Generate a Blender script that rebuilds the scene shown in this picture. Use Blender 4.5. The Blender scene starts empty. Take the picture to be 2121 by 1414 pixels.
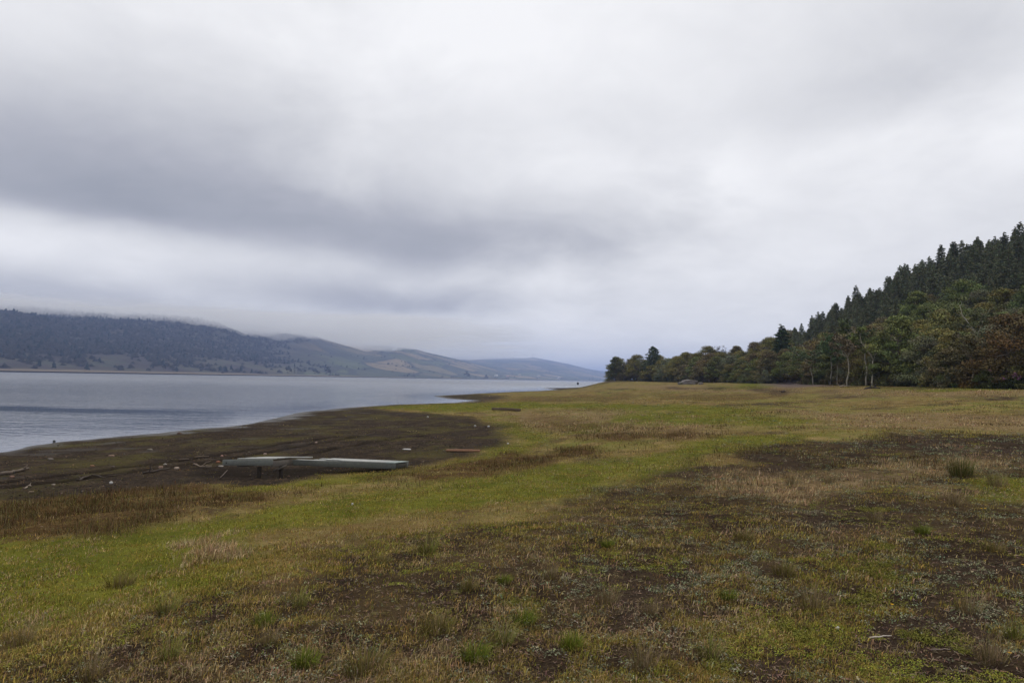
import bpy, math, random
import numpy as np
from mathutils import Matrix, Vector

rng = np.random.default_rng(11)
random.seed(5)
S = bpy.context.scene
COL = S.collection

# ------------------------------------------------------------------ camera
F = 1414.0                       # focal length in photo pixels (24 mm on 36 mm)
EYE = np.array([0.0, 0.0, 1.65])
WATER = -1.65
PITCH = math.atan((784.9 - 707.0) / F)
ROLL = math.atan(0.0192)
ROT = Matrix.Rotation(math.radians(90) + PITCH, 4, 'X') @ Matrix.Rotation(ROLL, 4, 'Z')
R3 = np.array(ROT.to_3x3())
cam = bpy.data.cameras.new('camera')
cam.lens = 24.0
cam.sensor_width = 36.0
cam.clip_start = 0.05
cam.clip_end = 40000
camo = bpy.data.objects.new('camera', cam)
COL.objects.link(camo)
camo.matrix_world = Matrix.Translation(Vector(EYE)) @ ROT
S.camera = camo


def ray(px, py):
    d = np.stack([np.asarray(px, float) - 1060.5, 707.0 - np.asarray(py, float), np.full(np.shape(px), -F)], -1)
    d = d / np.linalg.norm(d, axis=-1, keepdims=True)
    return d @ R3.T


def on_plane(px, py, z):
    d = ray(px, py)
    t = (z - EYE[2]) / d[..., 2]
    return EYE + d * np.asarray(t)[..., None]


def az_of(px):
    return math.atan2(px - 1060.5, F)


def hor(px):
    return 764.5 + 0.0192 * px


# ------------------------------------------------------------------ noise
def _h(ix, iy, seed):
    n = (ix.astype(np.int64) * 374761393 + iy.astype(np.int64) * 668265263 + seed * 974711) & 0x7fffffff
    n = ((n ^ (n >> 13)) * 1274126177) & 0x7fffffff
    return ((n ^ (n >> 16)) & 0xffff) / 65535.0


def vnoise(x, y, seed=0):
    ix, iy = np.floor(x), np.floor(y)
    fx, fy = x - ix, y - iy
    fx = fx * fx * (3 - 2 * fx)
    fy = fy * fy * (3 - 2 * fy)
    a, b = _h(ix, iy, seed), _h(ix + 1, iy, seed)
    c, d = _h(ix, iy + 1, seed), _h(ix + 1, iy + 1, seed)
    return (a + (b - a) * fx) * (1 - fy) + (c + (d - c) * fx) * fy


def fbm(x, y, seed=0, octs=4):
    s, a, t = 0, 1.0, 0
    for o in range(octs):
        s = s + a * vnoise(x * 2 ** o, y * 2 ** o, seed + o * 17)
        t += a
        a *= 0.5
    return s / t


def sstep(a, b, x):
    t = np.clip((x - a) / (b - a), 0, 1)
    return t * t * (3 - 2 * t)


def seg_dist(x, y, P, closed=False):
    n = len(P)
    best = np.full(np.shape(x), 1e9)
    for i in range(n if closed else n - 1):
        ax, ay = P[i]
        bx, by = P[(i + 1) % n]
        dx, dy = bx - ax, by - ay
        t = np.clip(((x - ax) * dx + (y - ay) * dy) / (dx * dx + dy * dy + 1e-12), 0, 1)
        best = np.minimum(best, (x - ax - t * dx) ** 2 + (y - ay - t * dy) ** 2)
    return np.sqrt(best)


def inside(x, y, P):
    r = np.zeros(np.shape(x), bool)
    n = len(P)
    for i in range(n):
        ax, ay = P[i]
        bx, by = P[(i + 1) % n]
        if ay == by:
            continue
        c = ((ay > y) != (by > y)) & (x < (bx - ax) * (y - ay) / (by - ay) + ax)
        r ^= c
    return r


# ------------------------------------------------------------------ shoreline and terrain
_sh_px = [(0, 935), (120, 915), (250, 903), (400, 890), (520, 876), (580, 864), (640, 851), (740, 842.5), (830, 837),
          (940, 833.5), (985, 829), (930, 826), (895, 820), (990, 814.5), (1060, 811), (1120, 809), (1152, 806.5), (1120, 803.5)]
_sh = [tuple(on_plane(a, b, WATER)[:2]) for a, b in _sh_px]
SHORE = [(-900, -900), (-200, -150), (-75, -50), (-42, -8), (-30, 14)] + _sh + [(22, 292), (31, 302), (42, 316), (70, 340), (140, 380), (300, 480), (700, 900), (2500, 2500)]
LAND = SHORE + [(6000, 2500), (6000, -6000), (-900, -6000)]


def shore_sd(x, y):
    d = seg_dist(x, y, SHORE)
    return np.where(inside(x, y, LAND), d, -d)


EDGE_PX = [-3000, 1200, 1285, 1340, 1400, 1500, 1600, 1700, 1800, 1900, 2000, 2121, 2400, 3000, 5000]
EDGE_R = [300, 300, 288, 272, 250, 200, 160, 125, 106, 93, 86, 81, 76, 72, 70]
SKY_PX = [1200, 1285, 1320, 1354, 1400, 1450, 1500, 1560, 1620, 1650, 1700, 1760, 1800, 1850, 1900, 1950, 2000, 2060, 2121, 2400, 3000]
SKY_Y = [790, 757, 750, 747, 740, 728, 716, 706, 690, 676, 645, 612, 590, 564, 533, 516, 496, 480, 463, 405, 385]
_EA = np.array([az_of(p) for p in EDGE_PX])
_SA = np.array([az_of(p) for p in SKY_PX])


def edge_r(az):
    return np.interp(az, _EA, EDGE_R)


def hill_depth(az):
    return 42 + 88 * sstep(az_of(1540), az_of(1680), az)


def hill_top(az):
    px = 1060.5 + F * np.tan(np.clip(az, -1.2, 1.2))
    r = edge_r(az) + hill_depth(az)
    up = (hor(px) - np.interp(az, _SA, SKY_Y)) / F * np.cos(az) * r + 1.65
    return np.maximum(up - (7.5 + .8 * sstep(az_of(1560), az_of(1700), az)), 2.6)


FX = [-60, -8, 0, 8, 16, 22, 28, 34, 80, 150, 300]
FZ = [-4, -0.6, 0, .16, .40, .75, 1.30, 1.62, 1.85, 2.75, 3.1]
TRACKS_PX = [[(-60, 996), (0, 988), (130, 974), (250, 957), (400, 938), (500, 925), (600, 912), (700, 897)],
             [(380, 958), (470, 941), (560, 928), (650, 916), (740, 899), (800, 889)],
             [(560, 950), (620, 940), (700, 925), (800, 911), (880, 900)],
             [(0, 1000), (150, 984), (300, 962), (420, 946)]]
TRACKS = [[tuple(on_plane(a, b, -1.25)[:2]) for a, b in t] for t in TRACKS_PX]


def height(x, y, detail=True):
    x = np.asarray(x, float)
    y = np.asarray(y, float)
    r = np.hypot(x, y)
    az = np.arctan2(x, y)
    sd = shore_sd(x, y)
    wob = (fbm(x / 5 + 40, y / 5, 3, 3) - .5) * 2.4 * sstep(25, 60, r + 20 * (sd < 14)) * .6
    z = WATER + np.interp(sd + wob, FX, FZ)
    z = z + 1.2 * np.exp(-((x - 60) ** 2 + (y - 292) ** 2) / (2 * 17 ** 2)) * sstep(0, 9, sd)
    wr = sstep(.34, 1.0, r / edge_r(az)) * sstep(az_of(1195), az_of(1275), az) * (y > 0) * sstep(0, 12, sd)
    z = z + (1.66 - z) * wr
    front = (y > 0) & (az > az_of(1150))
    d = r - edge_r(az)
    rise = np.where(front, (hill_top(az) - 1.66) * sstep(-.02, 1.12, np.clip(d / hill_depth(az), -.02, 1.12)) * 1.0, 0)
    z = z + np.where(d > 0, rise, 0)
    if detail:
        k = sstep(.3, 3, sd)
        z = z + sstep(2, 15, sd) * ((fbm(x / .34, y / .34, 8, 3) - .5) * .10 * sstep(30, 8, r) + (fbm(x / 2.3, y / 2.3, 7, 4) - .5) * .16 + (fbm(x / 14, y / 14, 9, 3) - .5) * .30 * sstep(6, 30, r) + (fbm(x / .8, y / .6, 12, 4) - .5) * .13 * sstep(24, 17, sd))
        near = r < 90
        if np.any(near):
            t = np.zeros_like(z)
            for T in TRACKS:
                dd = seg_dist(x, y, T)
                t = np.maximum(t, np.exp(-(dd / .14) ** 2) - .55 * np.exp(-((dd - .32) / .16) ** 2))
            z = z - .085 * np.where(near, t, 0)
    return z


def hit(px, py):
    """Point of the terrain seen at a photo pixel."""
    d = ray(px, py)
    ts = np.geomspace(2, 900, 900)
    P = EYE + d * ts[:, None]
    below = P[:, 2] < np.maximum(height(P[:, 0], P[:, 1]), WATER)
    i = int(np.argmax(below)) if below.any() else len(ts) - 1
    a, b = ts[max(i - 1, 0)], ts[i]
    for _ in range(18):
        m = .5 * (a + b)
        q = EYE + d * m
        if q[2] < max(float(height(q[0:1], q[1:2])[0]), WATER):
            b = m
        else:
            a = m
    return EYE + d * b


# ------------------------------------------------------------------ ground cover regions (world polygons)
REG_PX = {
    'mud': [[(-300, 975), (0, 925), (640, 843), (760, 846), (850, 852), (950, 861), (1030, 879), (1062, 904), (1045, 925), (960, 949), (840, 966), (720, 972), (620, 994), (500, 1003), (350, 1010), (200, 1026), (0, 1042), (-300, 1090)],
            [(890, 823), (990, 832), (1030, 825), (1000, 817), (900, 817)],
            [(1115, 806), (1152, 809), (1200, 802), (1235, 797), (1180, 798)], [(1225, 796), (1258, 793.5), (1285, 791), (1270, 788), (1230, 791)]],
    'green': [[(760, 840), (960, 834), (1100, 830), (1350, 836), (1600, 850), (1500, 858), (1300, 848), (1100, 846), (950, 852), (860, 850)],
              [(450, 1026), (560, 1004), (660, 986), (840, 970), (1050, 930), (1070, 900), (1130, 900), (1150, 925), (1000, 960), (850, 985), (600, 1012)],
              [(-300, 1140), (0, 1123), (260, 1104), (450, 1064), (700, 1022), (960, 982), (1250, 953), (1400, 928), (1500, 903), (1640, 895), (1800, 893), (1540, 920), (1350, 985), (1100, 1040), (900, 1056), (650, 1085), (470, 1120), (520, 1190), (330, 1250), (100, 1320), (-300, 1390)],
              [(1250, 870), (1400, 880), (1600, 880), (1700, 870), (1500, 855), (1350, 850)],
              [(2010, 990), (2300, 982), (2300, 1035), (2080, 1030)],
              [(1480, 805), (1560, 794), (1620, 791), (1640, 797), (1520, 808)], [(1810, 804), (2300, 806), (2300, 814), (1850, 812)],
              [(1000, 860), (1060, 905), (1110, 920), (1140, 900), (1080, 880)], [(1180, 880), (1240, 875), (1260, 890), (1200, 898)]],
    'red': [[(-300, 1062), (0, 1042), (200, 1020), (320, 1004), (470, 1003), (640, 1020), (420, 1058), (250, 1103), (0, 1124), (-300, 1145)],
            [(760, 985), (1000, 945), (1200, 926), (1240, 938), (1000, 985), (830, 1000)],
            [(1080, 868), (1180, 860), (1270, 880), (1190, 893), (1100, 880)], [(1100, 850), (1240, 843), (1250, 850), (1130, 856)],
            [(1230, 902), (1420, 890), (1440, 904), (1250, 918)], [(1000, 823), (1250, 812), (1400, 816), (1250, 830), (1060, 832)],
            [(1380, 820), (1600, 812), (1620, 822), (1420, 828)]],
    'tan': [[(1000, 855), (1130, 850), (1130, 880), (1180, 895), (1060, 886)], [(1120, 850), (1280, 845), (1480, 868), (1510, 893), (1400, 903), (1250, 903), (1150, 872)],
            [(1500, 965), (1640, 980), (1900, 960), (1900, 1010), (1600, 1040), (1480, 1010)],
            
            [(340, 1140), (420, 1128), (500, 1135), (480, 1158), (380, 1155)],
            [(1640, 850), (1800, 855), (2300, 870), (2300, 895), (1800, 890), (1700, 880)], [(1880, 960), (2020, 925), (2060, 960), (1960, 985)],
            [(1280, 799), (1430, 797), (1700, 800), (1700, 812), (1400, 810), (1290, 806)], [(1700, 806), (2300, 812), (2300, 830), (1760, 822)]],
    'heath': [[(-400, 1700), (-300, 1400), (100, 1330), (340, 1262), (520, 1200), (700, 1150), (1000, 1075), (1350, 985), (1500, 930), (1700, 905), (2400, 897), (4200, 905), (4200, 1700)]],
    'soil': [[(1400, 985), (1480, 950), (1620, 945), (1720, 962), (1580, 978), (1460, 1000)], [(1700, 915), (1850, 907), (2300, 910), (2300, 945), (1980, 948), (1840, 930)],
             [(1600, 1075), (1860, 1040), (1900, 1080), (1760, 1110)], [(1750, 1280), (2000, 1150), (2300, 1120), (2300, 1500), (1700, 1500), (1500, 1400)],
             [(1000, 1350), (1300, 1180), (1500, 1150), (1400, 1300), (1200, 1420)], [(1700, 985), (1800, 975), (1810, 990), (1720, 1000)],
             [(1380, 801), (1520, 803), (1510, 806), (1370, 804)], [(1560, 806), (1700, 810), (1690, 814), (1550, 809)], [(1700, 822), (1800, 818), (1790, 824), (1720, 826)],
             [(2050, 822), (2300, 824), (2300, 829), (2060, 826)], [(1830, 800), (1960, 803), (1940, 806), (1820, 803)], [(1250, 806), (1340, 804), (1335, 808), (1255, 809)], [(1500, 836), (1620, 832), (1640, 838), (1520, 842)]],
    'path': [[(1592, 798), (1612, 789), (1642, 783), (1672, 783), (1690, 790), (1725, 801), (1660, 802), (1600, 801)]],
}
REG = {k: [[tuple(hit(a, min(b, 1500))[:2] if b < 1500 else on_plane(a, b, 0)[:2]) for a, b in p] for p in v] for k, v in REG_PX.items()}


def cover(x, y):
    r = np.hypot(x, y)
    s = 1.0 + r / 30
    wx = x + (fbm(x / s, y / s, 21, 3) - .5) * (.7 + .028 * r)
    wy = y + (fbm(x / s + 31, y / s, 22, 3) - .5) * (1.1 + .05 * r)
    mot = fbm(x / (.5 + r / 45), y / (.6 + r / 30), 26, 4)
    out = {}
    for k, polys in REG.items():
        m = np.zeros_like(x)
        for P in polys:
            A = np.array(P)
            pad = 6 + .1 * np.abs(A).max()
            sel = (wx > A[:, 0].min() - pad) & (wx < A[:, 0].max() + pad) & (wy > A[:, 1].min() - pad) & (wy < A[:, 1].max() + pad)
            if not sel.any():
                continue
            xs, ys = wx[sel], wy[sel]
            d = seg_dist(xs, ys, P, True)
            d = np.where(inside(xs, ys, P), d, -d)
            rs = r[sel]
            w = (.12 + .020 * rs) if k in ('mud', 'path') else (.25 + .055 * rs) if k == 'heath' else (.2 + .035 * rs)
            mo = (mot[sel] - .5) * {'mud': 1.0, 'path': 1.0, 'heath': 4.5, 'soil': 3.5}.get(k, 3.2) * w
            m[sel] = np.maximum(m[sel], sstep(-w, w, d + mo))
        out[k] = m
    out['red'] = out['red'] * (1 - .45 * sstep(28, 45, r))
    return out


# ------------------------------------------------------------------ node helpers
def new_mat(name):
    m = bpy.data.materials.new(name)
    m.use_nodes = True
    nt = m.node_tree
    b = nt.nodes['Principled BSDF']
    b.inputs['Specular IOR Level'].default_value = .25
    return m, nt, b


class NT:
    def __init__(s, nt):
        s.nt = nt

    def n(s, t, **kw):
        o = s.nt.nodes.new(t)
        for k, v in kw.items():
            setattr(o, k, v)
        return o

    def put(s, sock, v):
        if isinstance(v, bpy.types.NodeSocket):
            s.nt.links.new(v, sock)
        else:
            sock.default_value = v

    def math(s, op, a, b=0.0, c=0.0, clamp=False):
        o = s.n('ShaderNodeMath', operation=op, use_clamp=clamp)
        for i, v in enumerate((a, b, c)):
            s.put(o.inputs[i], v)
        return o.outputs[0]

    def noise(s, vec, scale, detail=4.0, rough=.55, out='Fac', dist=0.0):
        o = s.n('ShaderNodeTexNoise')
        s.put(o.inputs['Vector'], vec)
        o.inputs['Scale'].default_value = scale
        o.inputs['Detail'].default_value = detail
        o.inputs['Roughness'].default_value = rough
        o.inputs['Distortion'].default_value = dist
        return o.outputs[out]

    def ramp(s, fac, lo, hi):
        o = s.n('ShaderNodeMapRange', interpolation_type='SMOOTHSTEP')
        s.put(o.inputs['Value'], fac)
        o.inputs['From Min'].default_value = lo
        o.inputs['From Max'].default_value = hi
        return o.outputs[0]

    def mix(s, fac, a, b, mode='MIX'):
        o = s.n('ShaderNodeMix', data_type='RGBA', blend_type=mode)
        s.put(o.inputs[0], fac)
        for i, v in ((6, a), (7, b)):
            if not isinstance(v, bpy.types.NodeSocket):
                v = (*v, 1) if len(v) == 3 else v
            s.put(o.inputs[i], v)
        return o.outputs[2]

    def pos(s):
        return s.n('ShaderNodeNewGeometry').outputs['Position']

    def attr(s, name, kind='GEOMETRY'):
        return s.n('ShaderNodeAttribute', attribute_name=name, attribute_type=kind)

    def mapv(s, vec, sc=(1, 1, 1), loc=(0, 0, 0), rot=(0, 0, 0)):
        o = s.n('ShaderNodeMapping')
        s.put(o.inputs['Vector'], vec)
        o.inputs['Scale'].default_value = sc
        o.inputs['Location'].default_value = loc
        o.inputs['Rotation'].default_value = rot
        return o.outputs[0]

    def bump(s, h, strength, dist, normal=None):
        o = s.n('ShaderNodeBump')
        s.put(o.inputs['Height'], h)
        s.put(o.inputs['Strength'], strength)
        o.inputs['Distance'].default_value = dist
        if normal is not None:
            s.put(o.inputs['Normal'], normal)
        return o.outputs[0]


# ------------------------------------------------------------------ mesh helpers
def mesh_np(name, V, Fc, mat, cols=None, attrs=None, smooth=False):
    """V (n,3); Fc (m,k) array of equal sized faces or list of such arrays."""
    if not isinstance(Fc, list):
        Fc = [Fc]
    me = bpy.data.meshes.new(name)
    V = np.asarray(V, np.float32)
    me.vertices.add(len(V))
    me.vertices.foreach_set('co', V.ravel())
    idx = np.concatenate([f.ravel() for f in Fc]).astype(np.int32)
    tot = np.concatenate([np.full(len(f), f.shape[1], np.int32) for f in Fc])
    me.loops.add(len(idx))
    me.loops.foreach_set('vertex_index', idx)
    me.polygons.add(len(tot))
    st = np.zeros(len(tot), np.int32)
    st[1:] = np.cumsum(tot)[:-1]
    me.polygons.foreach_set('loop_start', st)
    me.polygons.foreach_set('loop_total', tot)
    if smooth:
        me.polygons.foreach_set('use_smooth', np.ones(len(tot), bool))
    if cols is not None:
        c = np.ones((len(V), 4), np.float32)
        c[:, :cols.shape[1]] = cols
        a = me.attributes.new('tint', 'FLOAT_COLOR', 'POINT')
        a.data.foreach_set('color', c.ravel())
    for k, v in (attrs or {}).items():
        if v.ndim == 2:
            a = me.attributes.new(k, 'FLOAT_COLOR', 'POINT')
            a.data.foreach_set('color', v.astype(np.float32).ravel())
        else:
            a = me.attributes.new(k, 'FLOAT', 'POINT')
            a.data.foreach_set('value', v.astype(np.float32))
    me.update(calc_edges=True)
    if mat:
        me.materials.append(mat)
    return me


def link(name, me, parent=None, loc=None, **props):
    o = bpy.data.objects.new(name, me)
    COL.objects.link(o)
    if parent is not None:
        o.parent = parent
    if loc is not None:
        o.location = tuple(loc)
    for k, v in props.items():
        if v is not None:
            o[k] = v
    return o


def empty(name, loc, rz=0, sc=1.0, **props):
    o = link(name, None, None, loc, **props)
    o.rotation_euler = (0, 0, rz)
    o.scale = (sc, sc, sc)
    o.empty_display_size = .2
    return o


class MB:
    """Collects shapes into one mesh."""
    def __init__(s):
        s.V, s.Q, s.C, s.n = [], {}, [], 0

    def add(s, V, faces, col=None):
        V = np.asarray(V, float)
        for f in faces:
            s.Q.setdefault(len(f), []).append([i + s.n for i in f])
        s.V.append(V)
        s.C.append(np.tile(np.asarray(col if col is not None else (1, 1, 1), float), (len(V), 1)) if np.ndim(col) < 2 else col)
        s.n += len(V)

    def arr(s, V, Fa, col):
        s.Q.setdefault(Fa.shape[1], []).extend((Fa + s.n).tolist())
        s.V.append(V)
        s.C.append(col)
        s.n += len(V)

    def box(s, c, size, M=None, bev=0.0, col=None):
        x, y, z = [v / 2 for v in size]
        b = min(bev, x * .9, y * .9, z * .9)
        V = []
        if b <= 0:
            V = [(sx * x, sy * y, sz * z) for sx in (-1, 1) for sy in (-1, 1) for sz in (-1, 1)]
            Fc = [(0, 1, 3, 2), (4, 6, 7, 5), (0, 4, 5, 1), (2, 3, 7, 6), (0, 2, 6, 4), (1, 5, 7, 3)]
        else:
            P = [(-x + b, -y), (x - b, -y), (x, -y + b), (x, y - b), (x - b, y), (-x + b, y), (-x, y - b), (-x, -y + b)]
            for zz, k in ((-z, 1), (-z + b, 0), (z - b, 0), (z, 1)):
                for px, py in P:
                    f = (1 - b / x) if k else 1
                    g = (1 - b / y) if k else 1
                    V.append((px * f, py * g, zz))
            Fc = [tuple(range(7, -1, -1)), tuple(range(24, 32))]
            for L in range(3):
                for i in range(8):
                    j = (i + 1) % 8
                    Fc.append((L * 8 + i, L * 8 + j, L * 8 + 8 + j, L * 8 + 8 + i))
        V = np.array(V)
        if M is not None:
            V = V @ np.asarray(M).T
        s.add(V + np.asarray(c), Fc, col)

    def tube(s, pts, rad, sides=6, col=None, cap=True):
        pts = np.asarray(pts, float)
        rad = np.broadcast_to(np.asarray(rad, float), (len(pts),))
        V = []
        up = np.array([.13, .37, .91])
        for i in range(len(pts)):
            t = pts[min(i + 1, len(pts) - 1)] - pts[max(i - 1, 0)]
            t /= np.linalg.norm(t) + 1e-9
            a = np.cross(t, up)
            if np.linalg.norm(a) < .1:
                a = np.cross(t, (1, 0, 0))
            a /= np.linalg.norm(a)
            b = np.cross(t, a)
            for k in range(sides):
                th = 2 * math.pi * k / sides
                V.append(pts[i] + rad[i] * (math.cos(th) * a + math.sin(th) * b))
        Fc = []
        for i in range(len(pts) - 1):
            for k in range(sides):
                k2 = (k + 1) % sides
                Fc.append((i * sides + k, i * sides + k2, (i + 1) * sides + k2, (i + 1) * sides + k))
        if cap:
            Fc.append(tuple(range(sides - 1, -1, -1)))
            Fc.append(tuple((len(pts) - 1) * sides + k for k in range(sides)))
        s.add(V, Fc, col)

    def rock(s, c, size, seed, col=None, sub=10, rough=.35):
        """A lumpy closed stone."""
        n, m = sub, sub * 2
        th = np.linspace(0, math.pi, n + 1)[1:-1]
        ph = np.linspace(0, 2 * math.pi, m, endpoint=False)
        T, Ph = np.meshgrid(th, ph, indexing='ij')
        D = np.stack([np.sin(T) * np.cos(Ph), np.sin(T) * np.sin(Ph), np.cos(T)], -1).reshape(-1, 3)
        D = np.vstack([D, [[0, 0, 1], [0, 0, -1]]])
        q = 1 + rough * (fbm(D[:, 0] * 1.7 + seed * 3.1 + 9, D[:, 1] * 1.7 + D[:, 2] * 1.3 + seed, seed, 4) - .5) * 2
        D = np.sign(D) * np.abs(D) ** .8
        V = D * q[:, None] * np.asarray(size) / 2 + np.asarray(c)
        Fc = []
        for i in range(n - 2):
            for k in range(m):
                k2 = (k + 1) % m
                Fc.append((i * m + k, (i + 1) * m + k, (i + 1) * m + k2, i * m + k2))
        top, bot = (n - 1) * m, (n - 1) * m + 1
        for k in range(m):
            k2 = (k + 1) % m
            Fc.append((top, k, k2))
            Fc.append((bot, (n - 2) * m + k2, (n - 2) * m + k))
        s.add(V, Fc, col)

    def mesh(s, name, mat, smooth=False):
        V = np.vstack(s.V)
        return mesh_np(name, V, [np.array(q, np.int32) for q in s.Q.values()], mat, np.vstack(s.C), smooth=smooth)

    def build(s, name, mat, parent=None, loc=None, smooth=False, **props):
        return link(name, s.mesh(name, mat, smooth), parent, loc, **props)


# ------------------------------------------------------------------ materials
def ground_mat():
    m, nt, b = new_mat('ground_cover')
    g = NT(nt)
    p = g.pos()
    a1, a2 = g.attr('cov_a'), g.attr('cov_b')
    s1, s2 = g.n('ShaderNodeSeparateColor'), g.n('ShaderNodeSeparateColor')
    nt.links.new(a1.outputs['Color'], s1.inputs[0])
    nt.links.new(a2.outputs['Color'], s2.inputs[0])
    mud, green, red = s1.outputs
    tan, heath, soil = s2.outputs
    a3 = g.attr('cov_c')
    s3 = g.n('ShaderNodeSeparateColor')
    nt.links.new(a3.outputs['Color'], s3.inputs[0])
    path, wet, far = s3.outputs
    big = g.noise(p, .11, 5, .6)
    mid = g.noise(p, .9, 5, .62)
    fine = g.noise(p, 7, 4, .65)
    vfine = g.noise(p, 34, 3, .6)
    # open field
    f0 = g.mix(g.ramp(big, .40, .62), (.125, .078, .032), (.118, .122, .026))
    f1 = g.mix(g.ramp(mid, .46, .64), f0, (.225, .158, .066))
    f2 = g.mix(g.ramp(g.noise(p, .28, 5, .6), .53, .63), f1, (.055, .034, .021))
    col = g.mix(g.ramp(fine, .35, .8), f2, (.17, .14, .055))
    # heath
    h0 = g.mix(g.ramp(mid, .38, .66), (.026, .0175, .012), (.064, .044, .022))
    h1 = g.mix(g.ramp(fine, .55, .70), h0, (.098, .086, .034))
    h2 = g.mix(g.ramp(vfine, .58, .78), h1, (.13, .095, .055))
    col = g.mix(heath, col, h2)
    t0 = g.mix(g.ramp(fine, .35, .7), (.135, .092, .045), (.225, .165, .088))
    col = g.mix(g.math('MULTIPLY', tan, g.ramp(mid, .25, .6)), col, t0)
    g0 = g.mix(g.ramp(mid, .35, .7), (.075, .082, .012), (.135, .128, .022))
    g1 = g.mix(g.ramp(fine, .5, .8), g0, (.10, .085, .03))
    col = g.mix(g.math('MULTIPLY', green, g.ramp(g.math('ADD', mid, g.math('MULTIPLY', green, .25)), .38, .62)), col, g1)
    r0 = g.mix(g.ramp(fine, .35, .7), (.050, .028, .012), (.095, .060, .026))
    col = g.mix(g.math('MULTIPLY', red, g.ramp(mid, .2, .55)), col, r0)
    so = g.mix(g.ramp(fine, .3, .75), (.026, .018, .0135), (.055, .038, .026))
    col = g.mix(g.math('MULTIPLY', soil, g.ramp(mid, .36, .56)), col, so)
    # bare lake mud with a green film
    m0 = g.mix(g.ramp(mid, .3, .7), (.028, .021, .0155), (.064, .046, .031))
    m1 = g.mix(g.ramp(fine, .42, .62), m0, (.020, .016, .0135))
    film = g.math('MULTIPLY', g.ramp(g.noise(g.mapv(p, (1, .6, 1)), .35, 6, .65), .47, .62), g.ramp(fine, .28, .62))
    m2 = g.mix(g.math('MULTIPLY', film, .8), m1, (.072, .064, .020))
    m2 = g.mix(g.ramp(vfine, .60, .74), m2, (.10, .078, .058))
    col = g.mix(mud, col, m2)
    col = g.mix(path, col, g.mix(g.ramp(fine, .3, .7), (.100, .076, .068), (.145, .112, .10)))
    col = g.mix(wet, col, (.030, .026, .022))
    col = g.mix(g.math('MULTIPLY', far, .85), col, g.mix(g.ramp(fine, .4, .7), (.010, .008, .0065), (.024, .018, .014)))  # darkens ruts, and black mud plus painted shade under the jetty
    nt.links.new(col, b.inputs['Base Color'])
    rough = g.math('SUBTRACT', .93, g.math('MULTIPLY', wet, .50))
    nt.links.new(g.math('MULTIPLY_ADD', wet, .4, .01), b.inputs['Specular IOR Level'])
    nt.links.new(rough, b.inputs['Roughness'])
    hb = g.math('ADD', g.math('MULTIPLY', fine, .7), g.math('MULTIPLY', vfine, .3))
    nt.links.new(g.bump(hb, .8, .07, g.bump(mid, .7, .30)), b.inputs['Normal'])
    return m


def tint_mat(name, rough=.7, spec=.2, var=.25, use_obj=False, scale=60.0, trans=0.0):
    m, nt, b = new_mat(name)
    g = NT(nt)
    c = g.attr('tint').outputs['Color']
    if use_obj:
        oi = g.n('ShaderNodeObjectInfo')
        c = g.mix(1.0, c, oi.outputs['Color'], 'MULTIPLY')
        hsv = g.n('ShaderNodeHueSaturation')
        nt.links.new(c, hsv.inputs['Color'])
        nt.links.new(g.math('ADD', .8, g.math('MULTIPLY', oi.outputs['Random'], .4)), hsv.inputs['Value'])
        c = hsv.outputs[0]
    if var:
        n = g.noise(g.n('ShaderNodeTexCoord').outputs['Object'], scale, 3, .6)
        v = g.math('ADD', 1 - var, g.math('MULTIPLY', n, 2 * var))
        cc = g.n('ShaderNodeCombineColor')
        for i in range(3):
            nt.links.new(v, cc.inputs[i])
        c = g.mix(1.0, c, cc.outputs[0], 'MULTIPLY')
    nt.links.new(c, b.inputs['Base Color'])
    b.inputs['Roughness'].default_value = rough
    b.inputs['Specular IOR Level'].default_value = spec
    return m


M_ground = ground_mat()
M_blade = tint_mat('grass_blade', .85, .02, 0)
M_leaf = tint_mat('tree_leaf', .7, .08, 0, use_obj=True)
M_bark = tint_mat('tree_bark', .9, .1, .35, use_obj=True, scale=6)
M_wood = tint_mat('weathered_wood', .85, .15, .35, scale=14)
M_stone = tint_mat('stone', .9, .15, .3, scale=9)
M_plain = tint_mat('litter', .6, .3, .12, scale=20)


def water_mat():
    m, nt, b = new_mat('lake_water')
    g = NT(nt)
    p = g.pos()
    b.inputs['Base Color'].default_value = (.078, .088, .106, 1)
    b.inputs['IOR'].default_value = 1.333
    b.inputs['Specular IOR Level'].default_value = .5
    at = g.attr('calm').outputs['Fac']
    at2 = g.attr('dist').outputs['Fac']
    # small wind ripples run across the view, longer in x
    n1 = g.noise(g.mapv(p, (.55, 1.0, 1), rot=(0, 0, .12)), 1.7, 3, .55)
    n2 = g.noise(g.mapv(p, (.30, 1.0, 1), rot=(0, 0, -.06)), .42, 3, .5)
    n3 = g.noise(g.mapv(p, (.12, .5, 1)), .06, 3, .55)
    amp = g.math('MULTIPLY', at, g.math('ADD', .75, g.math('MULTIPLY', g.ramp(n3, .35, .65), .4)))
    h = g.math('ADD', g.math('MULTIPLY', n1, .42), g.math('MULTIPLY', n2, .55))
    nt.links.new(g.bump(h, amp, .16), b.inputs['Normal'])
    nt.links.new(g.math('ADD', g.math('MULTIPLY_ADD', at, .05, .02), g.math('MULTIPLY', at2, .22)), b.inputs['Roughness'])
    return m


# ------------------------------------------------------------------ ground sheet
JET = [tuple(on_plane(a, b, -1.15)[:2]) for a, b in ((480, 968), (600, 966), (790, 968))]  # black mud under the jetty, with its shade painted into the ground colour


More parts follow.
